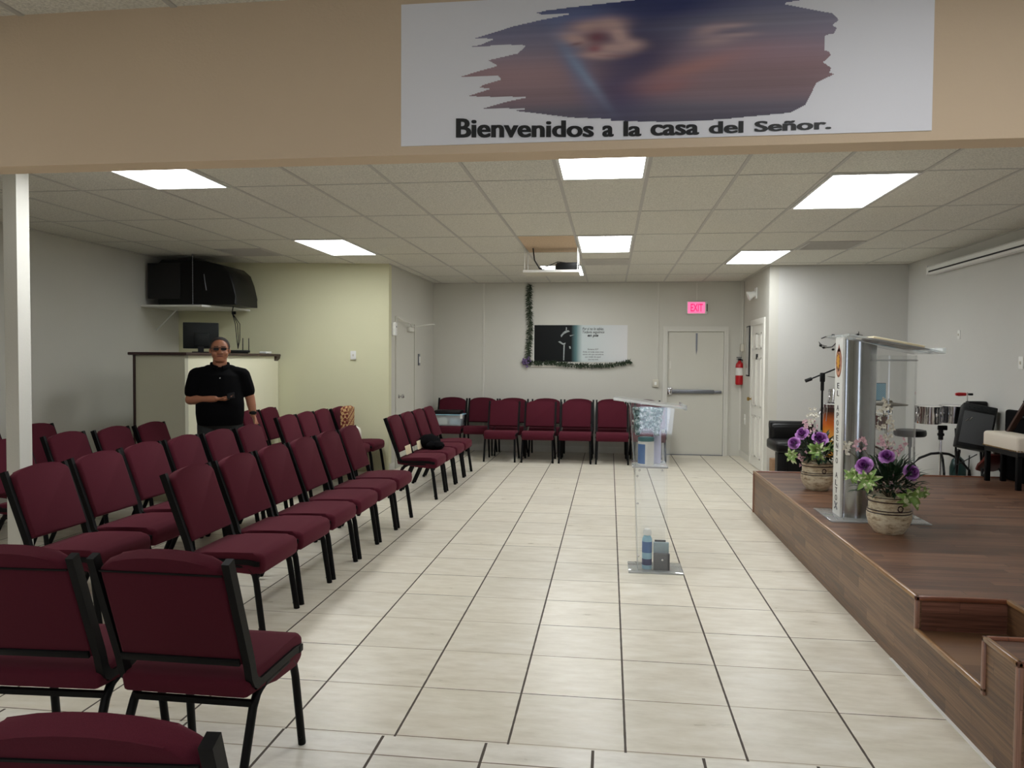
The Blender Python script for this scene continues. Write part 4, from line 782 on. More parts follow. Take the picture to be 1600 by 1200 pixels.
b = nb(); bx(b, (-.17, -.19, 0), (.17, .19, .018), .004); t3 = thing('open_book', 'open book with cream pages on the podium top', 'book', (1.96, 5.70, 1.655), 0); rot = Matrix.Rotation(math.atan(.12/.62), 4, 'Y')
mesh_obj('pages', xform(b, rot), M['paper'], t3); b = nb(); bx(b, (-.175, -.2, -.004), (.2, .2, 0)); mesh_obj('cover', xform(b, rot), M['darkwood'], t3)

# ------------------------------------------------------------------ flower pots
def rose_mesh(c, r, d, seed):
    rn = random.Random(seed); b = nb(); d = Vector(d).normalized(); s, u = frame_at(d, Vector((0, 0, 1)))
    for ring, (n, rad, tip, open_) in enumerate(((3, .22, 1.05, .05), (3, .40, .98, .2), (4, .58, .86, .42), (5, .74, .72, .7), (6, .9, .5, 1.0))):
        for k in range(n):
            a0 = 2*PI*(k+ring*.37)/n+rn.uniform(-.1, .1); wd = 2*PI/n*1.05; rows = []; rs_ = rn.uniform(.88, 1.08)
            for i in range(5):
                t_ = i/4; rr = r*rad*rs_*(.45+.55*t_**.7+open_*.28*t_**2.2); hh = r*(-.35+tip*t_*1.15-open_*.28*t_**3); row = []
                for j in range(6):
                    w_ = (j/5-.5); sh = math.sin(PI*min(1, .2+.8*t_))**.0 if t_ < .8 else math.cos((t_-.8)*4)
                    a = a0+w_*wd*(1 if t_ < .8 else .9); drop = (abs(w_)*2)**2*.16*r*t_
                    row.append(b.verts.new(Vector(c)+s*(rr*math.cos(a))+u*(rr*math.sin(a))+d*(hh-drop)))
                rows.append(row)
            for i in range(4):
                for j in range(5): b.faces.new((rows[i][j], rows[i][j+1], rows[i+1][j+1], rows[i+1][j])).material_index = (1, 0, 1, 0, 2)[ring] if i < 3 else (0, 2, 0, 2, 2)[ring]
    blob(b, Vector(c)-d*r*.1, r*.22, 1); return b
def leaf(b, base, tip, wd, curl=.15, up=Vector((0, 0, 1)), fold=.25):
    base, tip = Vector(base), Vector(tip); d = tip-base; ln = d.length; s, u = frame_at(d, up); rows = []
    for i in range(7):
        t_ = i/6; w_ = wd*math.sin(PI*min(1, t_*.92+.06))**.8; q = base+d*t_+u*(curl*ln*math.sin(PI*t_))
        rows.append([b.verts.new(q-s*w_+u*(fold*w_)), b.verts.new(q), b.verts.new(q+s*w_+u*(fold*w_))])
    for i in range(6):
        for j in range(2): b.faces.new((rows[i][j], rows[i][j+1], rows[i+1][j+1], rows[i+1][j]))
def potted(name, lab, base, yf, roses, lilies, sprays, seed, top_z):
    rn = random.Random(seed); t = thing(name, lab, 'flower pot', base); bz_ = Vector(base)
    b = nb(); lathe(b, [(0, 0), (.085, 0), (.09, .006), (.122, .05), (.136, .10), (.137, .13), (.128, .138), (.134, .143), (.134, .15), (.127, .155), (.126, .20), (.130, .208), (.126, .214), (.131, .222), (.13, .235), (.136, .245), (.126, .25), (.12, .235), (.1, .22), (0, .215)], 40); mesh_obj('pot', b, M['pot'], t, 50)
    b = nb()
    for zz in (.138, .155, .212, .240): tube(b, [(.1325*math.cos(a), .1325*math.sin(a), zz) for a in [2*PI*k/40 for k in range(41)]], .0035, 6)
    mesh_obj('dark_bands', b, M['darkwood'], t)
    b = nb(); ring = [Vector((.0, -.134, .178))+Vector((.016*math.cos(a), -.006, .018*math.sin(a))) for a in [2*PI*k/14 for k in range(15)]]; tube(b, ring, .004, 8); mesh_obj('ring_handle', xform(b, Matrix.Rotation(.15, 4, 'Z')), M['darkwood'], t)
    heart = Vector((0, 0, .33))
    b = nb()      # dark leaf mass
    for k in range(330):
        a = rn.random()*2*PI; el = rn.uniform(-.15, 1.2); rr = rn.uniform(.06, .20); d = Vector((math.cos(a)*math.cos(el), math.sin(a)*math.cos(el), math.sin(el))); p = Vector((0, 0, .29))+d*rr; leaf(b, p, p+d*rn.uniform(.05, .10)+Vector((0, 0, rn.uniform(-.03, .02))), rn.uniform(.008, .018), .1)
    mesh_obj('foliage', b, M['leaf'], t, smooth=0, recalc=False)
    for k, (u, v, r, y) in enumerate(roses):
        p = at_y(u, v, y)-bz_; b = rose_mesh(p, r, (p-heart)+Vector((-.05, -.22, .04)), seed+k); mesh_obj('rose', b, [M['rose'], M['rose_d'], M['rose_l']], t, 80, recalc=False)
    b = nb()
    for (u, v, r, y) in roses+lilies: p = at_y(u, v, y)-bz_; tube(b, [(0, 0, .22), (Vector((0, 0, .24))+p)/2+Vector((0, 0, .02)), p], .003, 5)
    for (u, v) in sprays: p = at_y(u, v, yf)-bz_; tube(b, [(0, 0, .22), Vector((p.x*.4, p.y*.4, (p.z+.24)/2)), p], .002, 5)
    mesh_obj('stems', b, M['stem'], t)
    for k, (u, v, r, y) in enumerate(lilies):
        p = at_y(u, v, y)-bz_; b = nb(); d = ((p-heart)+Vector((0, -.12, 0))).normalized(); s, w_ = frame_at(d)
        for q in range(9):
            a = 2*PI*q/9*2+.3*k+rn.uniform(-.25, .25); rr = r*rn.uniform(.55, .95); leaf(b, p, p+(s*math.cos(a)+w_*math.sin(a))*rr+d*r*rn.uniform(.0, .45), r*.17, .2, d, .5)
        for f in b.faces: f.material_index = 1 if rn.random() < .25 else 0
        mesh_obj('green_lily', b, [M['leafl'], M['leafp']], t, 60, recalc=False)
    for k, (u, v) in enumerate(sprays):
        p = at_y(u, v, yf)-bz_; b = nb()
        for q in range(13):
            c = p+Vector((rn.gauss(0, .022), rn.gauss(0, .02), rn.gauss(0, .032)))
            for h in range(4): a = rn.random()*6; leaf(b, c, c+Vector((math.cos(a)*.018, -.008, math.sin(a)*.018)), .006, .2, Vector((0, -1, 0)))
        mesh_obj('blossom_spray', b, M['pink'] if k % 2 else M['cream'], t, 60, recalc=False)
    b = nb()      # long thin grassy blades and curled stems
    for k in range(16):
        a = rn.uniform(0, 2*PI); d = Vector((math.cos(a), math.sin(a)*.7, rn.uniform(.5, 1.5))).normalized(); leaf(b, (0, 0, .25), Vector((0, 0, .25))+d*rn.uniform(.2, .36), .006, .12)
    mesh_obj('grass_blades', b, M['leaf'], t, smooth=0, recalc=False)
    return t
potted('flower_pot', 'antique pot of purple roses right of the steel podium', (1.83, 5.25, SH), 5.2, [(1350, 727, .050, 5.12), (1386, 713, .046, 5.14), (1425, 738, .047, 5.13)], [(1357, 750, .10, 5.09), (1420, 774, .115, 5.07), (1336, 743, .08, 5.16), (1440, 770, .06, 5.12)], [(1385, 660), (1378, 690), (1388, 684), (1396, 757), (1322, 700), (1342, 690), (1380, 640), (1405, 700)], 11, 1.0)
potted('flower_pot', 'antique pot of purple roses left of the steel podium', (1.81, 6.92, SH), 6.85, [(1240, 692, .052, 6.80), (1253, 677, .050, 6.82), (1281, 685, .060, 6.78)], [(1240, 711, .09, 6.76), (1275, 704, .12, 6.76), (1297, 700, .08, 6.82)], [(1262, 657), (1258, 665), (1272, 650), (1253, 717), (1290, 695), (1268, 668)], 23, 1.0)

# ------------------------------------------------------------------ instruments behind and on the stage
def tripod(b, top, z0, r, n=3, a0=.3, rad=.009, hub=.25):
    for k in range(n):
        a = a0+2*PI*k/n; d = Vector((math.cos(a), math.sin(a), 0)); tube(b, [Vector((0, 0, z0+hub)), Vector((0, 0, z0+hub*.9))+d*r*.25, d*r+Vector((0, 0, z0+.012))], rad, 8); blob(b, d*r+Vector((0, 0, z0+.013)), .014, 1)
def mk(name, lab, cat, loc, rz=0, group=None): return thing(name, lab, cat, loc, rz, group)
def drum(par, c, r, h, m, tilt=None, lugs=6, chrome=True, name='drum_shell'):
    T = Matrix.Translation(Vector(c)) @ ((tilt.to_matrix().to_4x4()) if tilt else Matrix.Identity(4))
    b = nb(); lathe(b, [(r*.985, 0), (r*.985, h)], 32, cap=True); sh = mesh_obj(name, xform(b, T), m, par, 40)
    b = nb(); lathe(b, [(r*.97, h+.001), (r*.97, h+.006), (0, h+.007)], 32); mesh_obj('drum_head', xform(b, T), M['skinhead'], sh)
    for zz in (0, h): b = nb(); lathe(b, [(r*.99, zz-.012), (r*1.03, zz-.012), (r*1.03, zz+.012), (r*.99, zz+.012)], 32, cap=False); mesh_obj('hoop', xform(b, T), M['chrome'], sh)
    b = nb()
    for k in range(lugs):
        a = 2*PI*k/lugs+.3; q = Vector((r*1.02*math.cos(a), r*1.02*math.sin(a), 0)); tube(b, [q+Vector((0, 0, 0)), q+Vector((0, 0, h))], .004, 6); blob(b, q+Vector((0, 0, h*.5)), (.012, .012, .025), 1)
    mesh_obj('tension_rods', xform(b, T), M['chrome'], sh)
    return sh
# drum kit (bass drum, floor tom, two small toms, cymbal)
t = mk('drum_kit', 'drum kit with chrome toms behind the steel podium', 'drum kit', (2.95, 9.45, 0))
b = nb(); lathe(b, [(.27, 0), (.27, .4)], 36); xform(b, Matrix.Translation((.02, .2, .29)) @ Matrix.Rotation(PI/2, 4, 'X')); bd = mesh_obj('bass_drum', b, M['mahog'], t)
b = nb(); lathe(b, [(.262, .4005), (.262, .404), (0, .405)], 36); xform(b, Matrix.Translation((.02, .2, .29)) @ Matrix.Rotation(PI/2, 4, 'X')); mesh_obj('drum_head', b, M['skinhead'], bd)
b = nb(); lathe(b, [(.268, .385), (.285, .385), (.285, .42), (.268, .42)], 36, cap=False); xform(b, Matrix.Translation((.02, .2, .29)) @ Matrix.Rotation(PI/2, 4, 'X')); mesh_obj('hoop', b, M['chrome'], bd)
drum(t, (-.30, -.16, 1.05), .12, .13, M['chrome'], Euler((-.12, .12, 0)), name='tom'); drum(t, (-.47, -.30, .90), .10, .11, M['chrome'], Euler((.05, .45, 0)), name='tom'); drum(t, (.17, .0, .80), .14, .18, M['mahog'], Euler((.4, .1, 0)), name='tom')
b = nb(); tube(b, [(-.02, .0, .56), (-.05, .02, .95), (-.24, -.08, 1.06)], .013, 8); tube(b, [(-.05, .02, .9), (-.36, -.2, .92)], .011, 8); tube(b, [(.02, .0, .56), (.12, .04, .82)], .013, 8); tube(b, [(-.15, .1, .0), (-.15, .1, 1.32)], .011, 8)
mesh_obj('hardware', b, M['chrome'], t); b = nb(); lathe(b, [(.0, .03), (.03, .025), (.04, .008), (.2, -.008), (.2, -.011), (.04, .004), (0, .02)], 36); xform(b, Matrix.Translation((-.15, .1, 1.33)) @ Matrix.Rotation(.15, 4, 'Y')); mesh_obj('cymbal', b, M['cym'], t)
t = mk('conga_drum', 'amber wooden conga drum left behind the podium', 'drum', (2.56, 9.0, 0)); b = nb(); lathe(b, [(.11, .42), (.125, .5), (.15, .65), (.158, .78), (.152, .92), (.14, 1.04), (0, 1.04)], 32); mesh_obj('drum_body', b, M['amber'], t, 50)
b = nb(); lathe(b, [(.142, 1.01), (.15, 1.01), (.15, 1.045), (.142, 1.05)], 32, cap=False); lathe(b, [(.11, .42), (.118, .42), (.122, .45), (.112, .45)], 32, cap=False); mesh_obj('rims', b, M['chrome'], t); b = nb(); lathe(b, [(.142, 1.045), (0, 1.052)], 32); mesh_obj('drum_head', b, M['skinhead'], t)
b = nb()
for k in range(6): a = k*PI/3-.5; tube(b, [(.152*math.cos(a), .152*math.sin(a), 1.02), (.168*math.cos(a), .168*math.sin(a), .86)], .004, 6)
ring = [Vector((-.06+.0, -.163, .87))+Vector((.022*math.cos(a), -.006, .024*math.sin(a))) for a in [2*PI*k/14 for k in range(15)]]; tube(b, ring, .004, 6); mesh_obj('tuning_hooks', b, M['chrome'], t)
b = nb(); 
for k in range(3): a = k*2*PI/3+.4; tube(b, [(.12*math.cos(a), .12*math.sin(a), .6), (.15*math.cos(a), .15*math.sin(a), .4), (.2*math.cos(a), .2*math.sin(a), .012)], .011, 8)
tube(b, [(.135*math.cos(a), .135*math.sin(a), .47) for a in [2*PI*k/24 for k in range(25)]], .008, 6); mesh_obj('stand', b, M['chrome'], t)
t = mk('microphone_stand', 'black boom microphone stand left of the steel podium', 'microphone stand', (2.245, 8.45, 0)); b = nb(); tube(b, [(0, 0, .12), (0, 0, 1.40)], .011, 10); mesh_obj('pole', b, M['black'], t); b = nb(); tripod(b, 0, 0, .28, a0=.9); mesh_obj('legs', b, M['black'], t)
b = nb(); bx(b, (-.025, -.02, 1.31), (.025, .02, 1.41), .01); tube(b, [(0, 0, 1.22), (0, 0, 1.32)], .018, 10); mesh_obj('clutch', b, M['black'], t); b = nb(); tube(b, [(-.16, 0, 1.325), (.55, .1, 1.62)], .008, 8); tube(b, [(-.175, 0, 1.32), (-.11, 0, 1.345)], .019, 10); mesh_obj('boom', b, M['black'], t)
t = mk('hi_hat', 'dark hi-hat cymbals on a stand, seen through the clear podium back', 'cymbal', (3.02, 8.75, 0)); b = nb(); tube(b, [(0, 0, .1), (0, 0, 1.13)], .009, 8); tripod(b, 0, 0, .24, a0=.2); mesh_obj('stand', b, M['chrome'], t); b = nb(); lathe(b, [(.0, 1.115), (.035, 1.11), (.045, 1.09), (.19, 1.07), (.19, 1.066), (0, 1.07)], 36); lathe(b, [(0, 1.06), (.19, 1.063), (.19, 1.059), (.045, 1.045), (.03, 1.02), (0, 1.01)], 36); mesh_obj('cymbals', b, M['cym'], t); b = nb(); lathe(b, [(0, .97), (.025, .98), (.022, 1.03), (0, 1.04)], 12); mesh_obj('clutch', b, M['black'], t)
t = mk('music_stand', 'music stand with blue striped folder between podium column and clear back', 'music stand', (2.72, 8.35, 0)); b = nb(); tube(b, [(0, 0, .1), (0, 0, 1.2)], .01, 8); tripod(b, 0, 0, .24, a0=.5); mesh_obj('stand', b, M['black'], t); b = nb(); bx(b, (-.14, -.012, 1.13), (.13, 0, 1.31), .006); bx(b, (-.14, -.04, 1.125), (.13, 0, 1.13)); mesh_obj('desk', b, M['black'], t); box_part('folder', t, (-.135, -.02, 1.131), (.125, -.0125, 1.305), M['stripes'])
t = mk('drum_throne', 'round black drum stool right of the flower pot behind the stage', 'stool', (3.34, 9.0, 0)); b = nb(); lathe(b, [(0, .70), (.15, .70), (.165, .715), (.168, .745), (.16, .77), (.12, .778), (0, .78)], 32); mesh_obj('seat', b, M['blackl'], t, 50); b = nb(); tube(b, [(0, 0, .25), (0, 0, .71)], [.014, .013], 10); tube(b, [(0, 0, .58), (0, 0, .70)], .022, 10); mesh_obj('post', b, M['greym'], t); b = nb(); tripod(b, 0, 0, .24, a0=.1, rad=.011, hub=.42); mesh_obj('legs', b, M['black'], t)
t = mk('black_armchair', 'low black padded seat with rounded back beside the panelled door', 'seat', (2.16, 9.15, 0)); 
b = nb(); bx(b, (-.30, -.36, .50), (.20, .22, .62), .03, 3); mesh_obj('seat_cushion', b, M['blackl'], t, 50); b = nb(); bx(b, (-.27, .12, .56), (.22, .28, .80), .05, 3); tube(b, [(-.27, .2, .77), (.22, .2, .77)], .055, 14); mesh_obj('backrest', b, M['blackl'], t, 50); b = nb(); bx(b, (-.20, -.20, .0), (.14, .20, .50), .01); mesh_obj('base', b, M['black'], t)
for x in (-.24, .1): b = nb(); bx(b, (x-.04, -.32, .0), (x+.06, -.26, .50), .01); mesh_obj('leg', b, M['black'], t)
# timbales
t = mk('timbales', 'pair of chrome timbales on a tripod stand at right', 'drums', (3.41, 8.45, 0))
drum(t, (-.10, -.02, .905), .118, .155, M['chrome'], Euler((.04, 0, 0)), 8, name='timbale'); drum(t, (.17, .06, .91), .13, .155, M['chrome'], Euler((.04, 0, 0)), 8, name='timbale')
b = nb(); tube(b, [(.03, 0, .3), (.03, 0, .80)], .013, 10); tube(b, [(.03, 0, .0), (.03, 0, .3)], .006, 8); mesh_obj('post', b, M['chrome'], t); b = nb(); tube(b, [(.03, 0, .72), (.03, 0, .84)], .024, 10); bx(b, (.0, -.02, .82), (.09, .02, .87), .008); bx(b, (.0, -.02, .76), (.06, .02, .79), .006); mesh_obj('clamp', b, M['black'], t)
b = nb()
for a in (2.9, .2, 4.6):
    d = Vector((math.cos(a), math.sin(a)*.6, 0)); tube(b, [(.03, 0, .58), Vector((.03, 0, .57))+d*.09, Vector((.03, 0, .52))+d*.2, Vector((.03, 0, .40))+d*.31, Vector((.03, 0, .012))+d*.36], .013, 8)
mesh_obj('legs', b, M['black'], t)
b = nb(); tube(b, [(.26, -.05, .93), (.26, -.05, 1.22)], .006, 8); mesh_obj('accessory_post', b, M['chrome'], t); b = nb(); tube(b, [(.24, -.05, 1.2), (.17, -.06, 1.20), (.14, -.06, 1.2)], [.018, .02, .014], 10); mesh_obj('red_block', b, M['red'], t); b = nb(); tube(b, [(.27, -.05, 1.2), (.31, -.05, 1.2)], .012, 8); bx(b, (.25, -.11, 1.07), (.43, -.02, 1.13), .012); bx(b, (.18, -.12, 1.05), (.27, -.06, 1.075), .008); mesh_obj('cowbells', b, M['black'], t)
# amplifier tilted on its stand
t = mk('guitar_amplifier', 'tilted grey-grilled amplifier on a stand left of the cream bench', 'amplifier', (3.595, 8.12, 0), -.30); T = Matrix.Translation((0, 0, .66)) @ Matrix.Rotation(.17, 4, 'Y') @ Matrix.Rotation(-.2, 4, 'X')
b = nb(); bx(b, (-.155, -.11, 0), (.145, .08, .44), .012); mesh_obj('cabinet', xform(b, T), M['black'], t); b = nb(); bx(b, (-.135, -.118, .04), (.125, -.1101, .36), .002); mesh_obj('grille', xform(b, T), M['grille'], t); b = nb(); bx(b, (-.14, -.116, .38), (.13, -.1101, .43), .002); 
for k in range(6): blob(b, (-.1+.04*k, -.12, .405), .008, 1)
mesh_obj('control_panel', xform(b, T), M['dark'], t); b = nb(); tube(b, [(-.11, -.121, .255), (-.085, -.121, .285), (-.08, -.121, .262), (-.06, -.121, .30), (-.05, -.121, .29)], .004, 6); mesh_obj('script_emblem', xform(b, T), M['chrome'], t)
b = nb()
for sx in (-.12, .10):
    tube(b, [(sx, -.22, .014), (sx, .12, .62), (sx, .18, .85)], .012, 8); tube(b, [(sx, .16, .014), (sx, -.10, .66), (sx, -.17, .655)], .012, 8)
tube(b, [(-.12, -.04, .32), (.10, -.04, .32)], .01, 8); mesh_obj('stand', b, M['black'], t)
t = mk('instrument_case', 'black padded instrument case leaning on the right wall behind the bench', 'case', (3.81, 7.5, SH)); b = nb(); bx(b, (-.03, -.50, 0), (.035, .38, .67), .025, 3); mesh_obj('case_body', b, M['blackf'], t); b = nb(); tube(b, [(-.03, .1, .6), (-.05, .0, .62), (-.03, -.1, .6)], .01, 8); mesh_obj('handle', b, M['black'], t)
# guitar on a stand, neck crossing above the bench
t = mk('guitar', 'dark guitar neck rising behind the cream bench', 'guitar', (3.70, 7.93, SH)); A, Bv = Vector((-.01, -.03, .17)), Vector((.02, -.67, .87)); d = (Bv-A).normalized()
b = nb(); barpath(b, [A+d*.1, A+(Bv-A)*.55, Bv], .05, .022, (d.cross(Vector((0, 0, 1)))).normalized()); mesh_obj('neck', b, M['guitar'], t); s_, u_ = frame_at(d)
b = nb(); body = [(-.25, -.10), (-.22, -.17), (-.10, -.18), (.0, -.13), (.08, -.14), (.14, -.11), (.14, -.04), (.14, .04), (.14, .11), (.08, .14), (.0, .13), (-.10, .18), (-.22, .17), (-.25, .10)]; prism(b, body, -.02, .02, 2, .008); R3 = Matrix((d, s_, d.cross(s_))).transposed().to_4x4(); xform(b, Matrix.Translation(A) @ R3 @ Matrix.Scale(.62, 4)); mesh_obj('guitar_body', b, M['mahog'], t)
b = nb()
for k in range(9): q = A+(Bv-A)*(.25+.075*k)+Vector((0, 0, .012)); tube(b, [q-s_*.024, q+s_*.024], .002, 5)
mesh_obj('frets', b, M['chrome'], t); b = nb(); q = A+(Bv-A)*.86; tube(b, [q-s_*.06, q+s_*.035], .009, 8); blob(b, q-s_*.07, .016, 1); blob(b, q+s_*.02+Vector((0, 0, .02)), .012, 1); mesh_obj('capo', b, M['black'], t)
b = nb(); 
for a in (-.08, .08): tube(b, [A+Vector((a, .04, -.08)), Vector((a*1.1, -.05, .012))], .008, 8); tube(b, [A+Vector((a, .0, -.08)), Vector((a*1.1, -.02, .012))], .008, 8)
mesh_obj('stand', b, M['black'], t)
# bench on the stage
t = mk('bench', 'cream nailhead bench with dark legs on the stage at right edge', 'bench', (3.525, 7.12, SH)); 
b = nb(); bx(b, (.0, .0, .33), (.21, .62, .475), .028, 4); 
for v in b.verts:
    if v.co.z > .44: v.co.z += .012*math.sin(PI*min(1, max(0, v.co.y/.62)))
mesh_obj('cushion', b, M['linen'], t, 50); b = nb(); bx(b, (.012, .012, .29), (.198, .608, .331)); mesh_obj('apron', b, M['black'], t)
b = nb()
for k in range(22): blob(b, (-.002, .02+k*.0276, .345), .006, 1)
for k in range(8): blob(b, (.015+k*.026, -.002, .345), .006, 1)
o = mesh_obj('nailheads', b, M['brass'], t)
for x in (.015, .155):
    for y in (.012, .568): b = nb(); bx(b, (x, y, 0), (x+.04, y+.04, .30), .003); mesh_obj('leg', b, M['blackm'], t)
t = mk('water_jug', 'dark green glass jug under the amplifier', 'jug', (3.73, 8.72, 0)); b = nb(); lathe(b, [(0, 0), (.07, 0), (.08, .02), (.08, .4), (.06, .48), (.02, .52), (.02, .58), (0, .58)], 20); mesh_obj('jug_body', b, M['green'], t); b = nb(); lathe(b, [(.021, .55), (.024, .56), (.024, .59), (0, .6)], 14); mesh_obj('cap', b, M['black'], t)
b = nb(); tube(b, [(3.62, 8.05, .62), (3.45, 8.1, .5), (3.36, 8.12, .3), (3.42, 8.15, .05), (3.6, 8.2, .01)], .005, 6); tube(b, [(3.58, 8.12, .6), (3.56, 8.1, .3), (3.60, 8.12, .01)], .005, 6); tag(mesh_obj('instrument_cable', b, M['black']), 'thin black cables hanging below the tilted amplifier', 'cable')

# ------------------------------------------------------------------ the man
MX, MY = -3.96, 7.37; ang = math.atan2(.473, .881)
man = thing('person', 'man in black polo and glasses standing among the chairs, phone in hand', 'person', (MX, MY, 0), ang); man.scale = (1.06, 1.06, 1.009)
# local frame: x = viewer's right, y = away from the camera, z up
def leg_pts(sx): return [(sx*.10, .02, .90), (sx*.115, .0, .50), (sx*.12, .03, .09)]
b = nb()
# head and neck
blob(b, (.0, -.002, 1.618), (.084, .098, .096), 3); blob(b, (.0, -.028, 1.550), (.076, .076, .076), 3); blob(b, (0, -.062, 1.508), (.04, .034, .026), 2); blob(b, (0, -.04, 1.492), (.055, .05, .03), 2)
limb(b, [(.0, .012, 1.54), (.0, .022, 1.34)], [.064, .068])
limb(b, [(0, -.098, 1.60), (0, -.115, 1.567)], [.010, .017]); blob(b, (-.016, -.104, 1.563), .011, 2); blob(b, (.016, -.104, 1.563), .011, 2)   # nose
for s_ in (-1, 1): blob(b, (s_*.087, .0, 1.583), (.012, .02, .032), 2); blob(b, (s_*.044, -.074, 1.556), (.03, .022, .026), 2); limb(b, [(s_*.014, -.097, 1.621), (s_*.05, -.083, 1.62)], [.0085, .007])
# torso core, hips, arms, legs
limb(b, [(0, .03, 1.32), (0, .03, 1.22), (0, .02, 1.05), (0, .02, .93)], [.10, .12, .13, .13]); limb(b, [(-.17, .03, 1.325), (.17, .03, 1.325)], [.055, .055])
SHL, ELL, WRL = Vector((-.205, .03, 1.335)), Vector((-.268, .02, 1.085)), Vector((-.045, -.19, 1.105))
SHR, ELR, WRR = Vector((.200, .03, 1.335)), Vector((.275, .04, 1.105)), Vector((.305, .03, .925))
limb(b, [SHL, SHL.lerp(ELL, .5), ELL, ELL.lerp(WRL, .35), WRL], [.062, .054, .047, .046, .031]); limb(b, [SHR, SHR.lerp(ELR, .5), ELR, ELR.lerp(WRR, .4), WRR], [.062, .054, .046, .044, .030])
def hand(b, wr, palm_dir, across, nrm, curl, thumb_side=1, spread=.018):
    """palm from the wrist along palm_dir, four unequal bent fingers, thumb from the side of the palm"""
    pd, ac, nr = Vector(palm_dir).normalized(), Vector(across).normalized(), Vector(nrm).normalized(); k0 = wr+pd*.085
    for q in (-.028, -.010, .010, .028): limb(b, [wr+ac*q*.6, k0+ac*q*1.05], [.014, .0135], 8)
    for i, (q, ln) in enumerate(((-.031, .068), (-.010, .078), (.011, .073), (.031, .058))):
        p = k0+ac*q; a = 0; pts = [p]
        for sgm, c in ((.45, curl*.7), (.32, curl*1.0), (.23, curl*.7)):
            a += c; d = pd*math.cos(a)+nr*math.sin(a)+ac*(q*.9)*(1-a*.4); p = p+d.normalized()*ln*sgm; pts.append(p)
        limb(b, pts, [.0095, .009, .0085, .0075], 8)
    tb = wr+pd*.025+ac*thumb_side*.026; td = (pd*.65+ac*thumb_side*.6+nr*.35).normalized(); limb(b, [tb, tb+td*.035, tb+td*.06+pd*.008+nr*.004, tb+td*.07+pd*.028+nr*.008], [.014, .0115, .0105, .009], 8)
# phone hand: palm up, fingers along +x towards the viewer's right
hand(b, WRL+Vector((.018, -.01, 0)), (.93, -.25, -.03), (.25, .93, .1), (0, .05, 1), .42, -1)
hand(b, WRR+Vector((.003, -.002, -.015)), (.28, -.06, -.95), (.25, -.9, .12), (-.85, -.3, -.2), .28, 1)
for s_ in (-1, 1): limb(b, leg_pts(s_), [.095, .06, .042])
skin = fuse('body', b, M['skin'], man, .0058, 3)
# hair: short grey sides and thin top
b = nb(); blob(b, (.0, .008, 1.626), (.094, .100, .100), 3); bmesh.ops.bisect_plane(b, geom=b.verts[:]+b.edges[:]+b.faces[:], plane_co=(0, -.052, 1.665), plane_no=(0, -.9, -.25), clear_outer=True); bmesh.ops.bisect_plane(b, geom=b.verts[:]+b.edges[:]+b.faces[:], plane_co=(0, 0, 1.560), plane_no=(0, 0, -1), clear_outer=True)
mesh_obj('hair', b, M['hair'], man, 80)
b = nb()
for s_ in (-1, 1): limb(b, [(s_*.015, -.105, 1.627), (s_*.052, -.092, 1.627)], [.004, .003], 6)
mesh_obj('eyebrows', b, M['hair'], man)
b = nb()
for s_ in (-1, 1):
    prism(b, [(s_*.034+.026*math.cos(a)*abs(math.cos(a))**-.3 if abs(math.cos(a)) > .05 else s_*.034, 1.600+.014*math.sin(a)) for a in [2*PI*(k+.5)/14 for k in range(14)]], -.112, -.108, 1)
gl = mesh_obj('glasses', b, M['lens'], man)
b = nb(); tube(b, [(-.061, -.110, 1.611), (-.02, -.114, 1.613), (.02, -.114, 1.613), (.061, -.110, 1.611)], .003, 6)
for s_ in (-1, 1): tube(b, [(s_*.061, -.110, 1.609), (s_*.08, -.08, 1.607), (s_*.087, .01, 1.600)], .003, 6)
mesh_obj('spectacle_frame', b, M['black'], gl)
for s_ in (-1, 1):
    b = nb(); blob(b, (s_*.034, -.088, 1.600), (.013, .012, .010), 2); e_ = mesh_obj('eye', b, M['white'], man)
b = nb(); limb(b, [(-.022, -.098, 1.531), (0, -.104, 1.533), (.022, -.098, 1.531)], [.004, .006, .004], 8); mesh_obj('lips', b, M['lips'], man)
b = nb(); limb(b, [(-.024, -.096, 1.546), (0, -.102, 1.549), (.024, -.096, 1.546)], [.0045, .0055, .0045], 8); mesh_obj('moustache', b, M['hair'], man)
# black polo: fuller volumes over the torso, short sleeves to just above the elbow
b = nb()
tors = ((1.435, .078, .078, .02), (1.41, .10, .088, .025), (1.37, .15, .105, .03), (1.32, .195, .13, .02), (1.24, .205, .148, .01), (1.14, .212, .165, -.0), (1.04, .222, .182, -.01), (.95, .222, .185, -.005), (.86, .212, .17, .01), (.83, .205, .165, .01))
tube(b, [(0, y, z) for z, rx, ry, y in tors], [ry for z, rx, ry, y in tors], 32, [rx for z, rx, ry, y in tors])
limb(b, [(-.16, .03, 1.35), (.16, .03, 1.35)], [.075, .075]); limb(b, [(-.1, .03, 1.385), (.1, .03, 1.385)], [.06, .06])
limb(b, [SHL, SHL.lerp(ELL, .5), SHL.lerp(ELL, .66)], [.082, .080, .076]); limb(b, [SHR, SHR.lerp(ELR, .5), SHR.lerp(ELR, .70)], [.08, .077, .073])
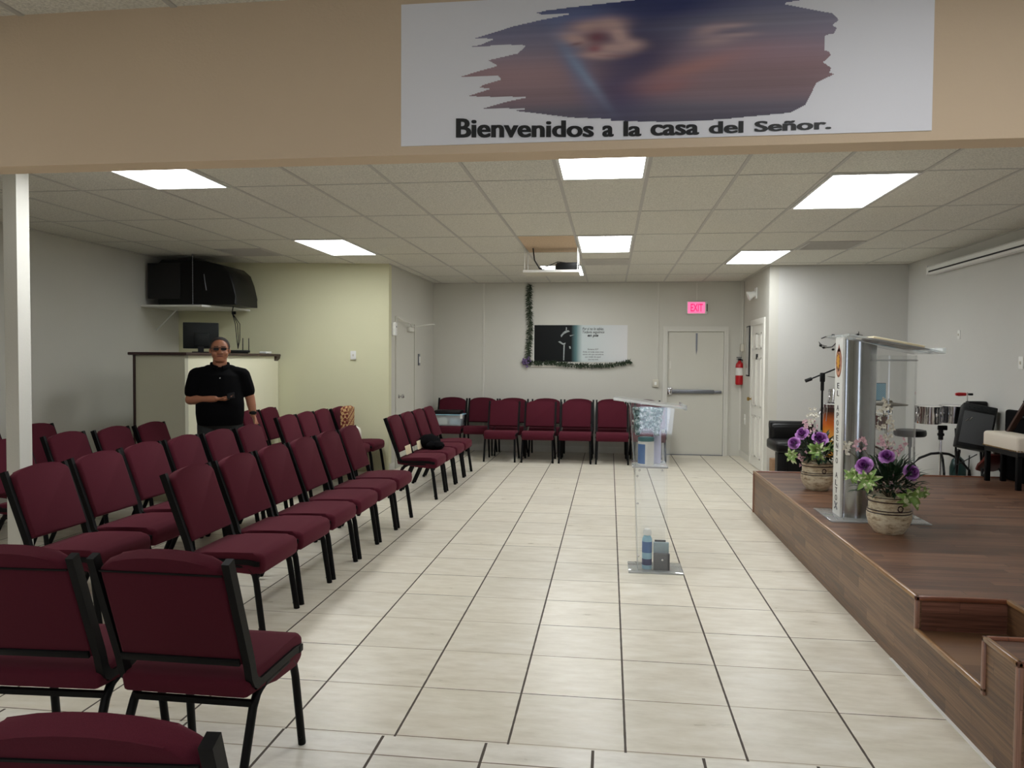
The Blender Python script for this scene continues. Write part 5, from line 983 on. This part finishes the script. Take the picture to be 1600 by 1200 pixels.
bmesh.ops.recalc_face_normals(b, faces=b.faces[:]); sh = fuse('polo_shirt', b, M['blackf'], man, .009, 5)
b = nb(); ring = [(.080*math.cos(a), .018+.084*math.sin(a), 1.44-.04*max(0, -math.sin(a))) for a in np.linspace(-PI/2+.28, 1.5*PI-.28, 22)]
tube(b, ring, .012, 8, .030); mesh_obj('collar', b, M['blackf'], sh)
b = nb(); blob(b, (.0, -.125, 1.31), (.006, .004, .006), 1); mesh_obj('button', b, M['white'], sh)
b = nb(); limb(b, [(0, .02, .92), (0, .02, .86)], [(.19, .15, .1), (.185, .15, .1)]) if False else blob(b, (0, .015, .88), (.195, .155, .13), 3)
for s_ in (-1, 1): limb(b, [(s_*.10, .02, .84), (s_*.115, .0, .50), (s_*.12, .03, .06)], [.112, .088, .066])
fuse('trousers', b, M['trousers'], man, .009, 4)
for s_ in (-1, 1):
    b = nb(); blob(b, (s_*.125, -.05, .045), (.05, .145, .045), 3)
    for v in b.verts: v.co.z = max(v.co.z, 0)
    mesh_obj('shoe', b, M['black'], man)
b = nb(); wz = WRR.lerp(ELR, .12); tube(b, [wz+Vector((0, 0, -.012)), wz+Vector((0, 0, .014))], .036, 16); bx(b, (wz.x-.018, wz.y-.042, wz.z-.018), (wz.x+.018, wz.y-.03, wz.z+.02), .004); mesh_obj('wristwatch', b, M['black'], man)
ph = Matrix.Translation((MX, MY, 0)) @ Matrix.Rotation(ang, 4, 'Z') @ Matrix.Diagonal((1.06, 1.06, 1.009, 1))
t = thing('mobile_phone', 'black phone held in the man\'s raised hand', 'phone', tuple(ph @ Vector((.095, -.235, 1.137))), ang); b = nb(); bx(b, (-.035, -.072, -.004), (.035, .072, .004), .003); xform(b, Matrix.Rotation(.35, 4, 'X') @ Matrix.Rotation(-.25, 4, 'Y')); mesh_obj('phone_body', b, M['black'], t); b = nb(); bx(b, (-.031, -.066, .0041), (.031, .066, .005)); xform(b, Matrix.Rotation(.35, 4, 'X') @ Matrix.Rotation(-.25, 4, 'Y')); mesh_obj('screen', b, M['ink'], t)
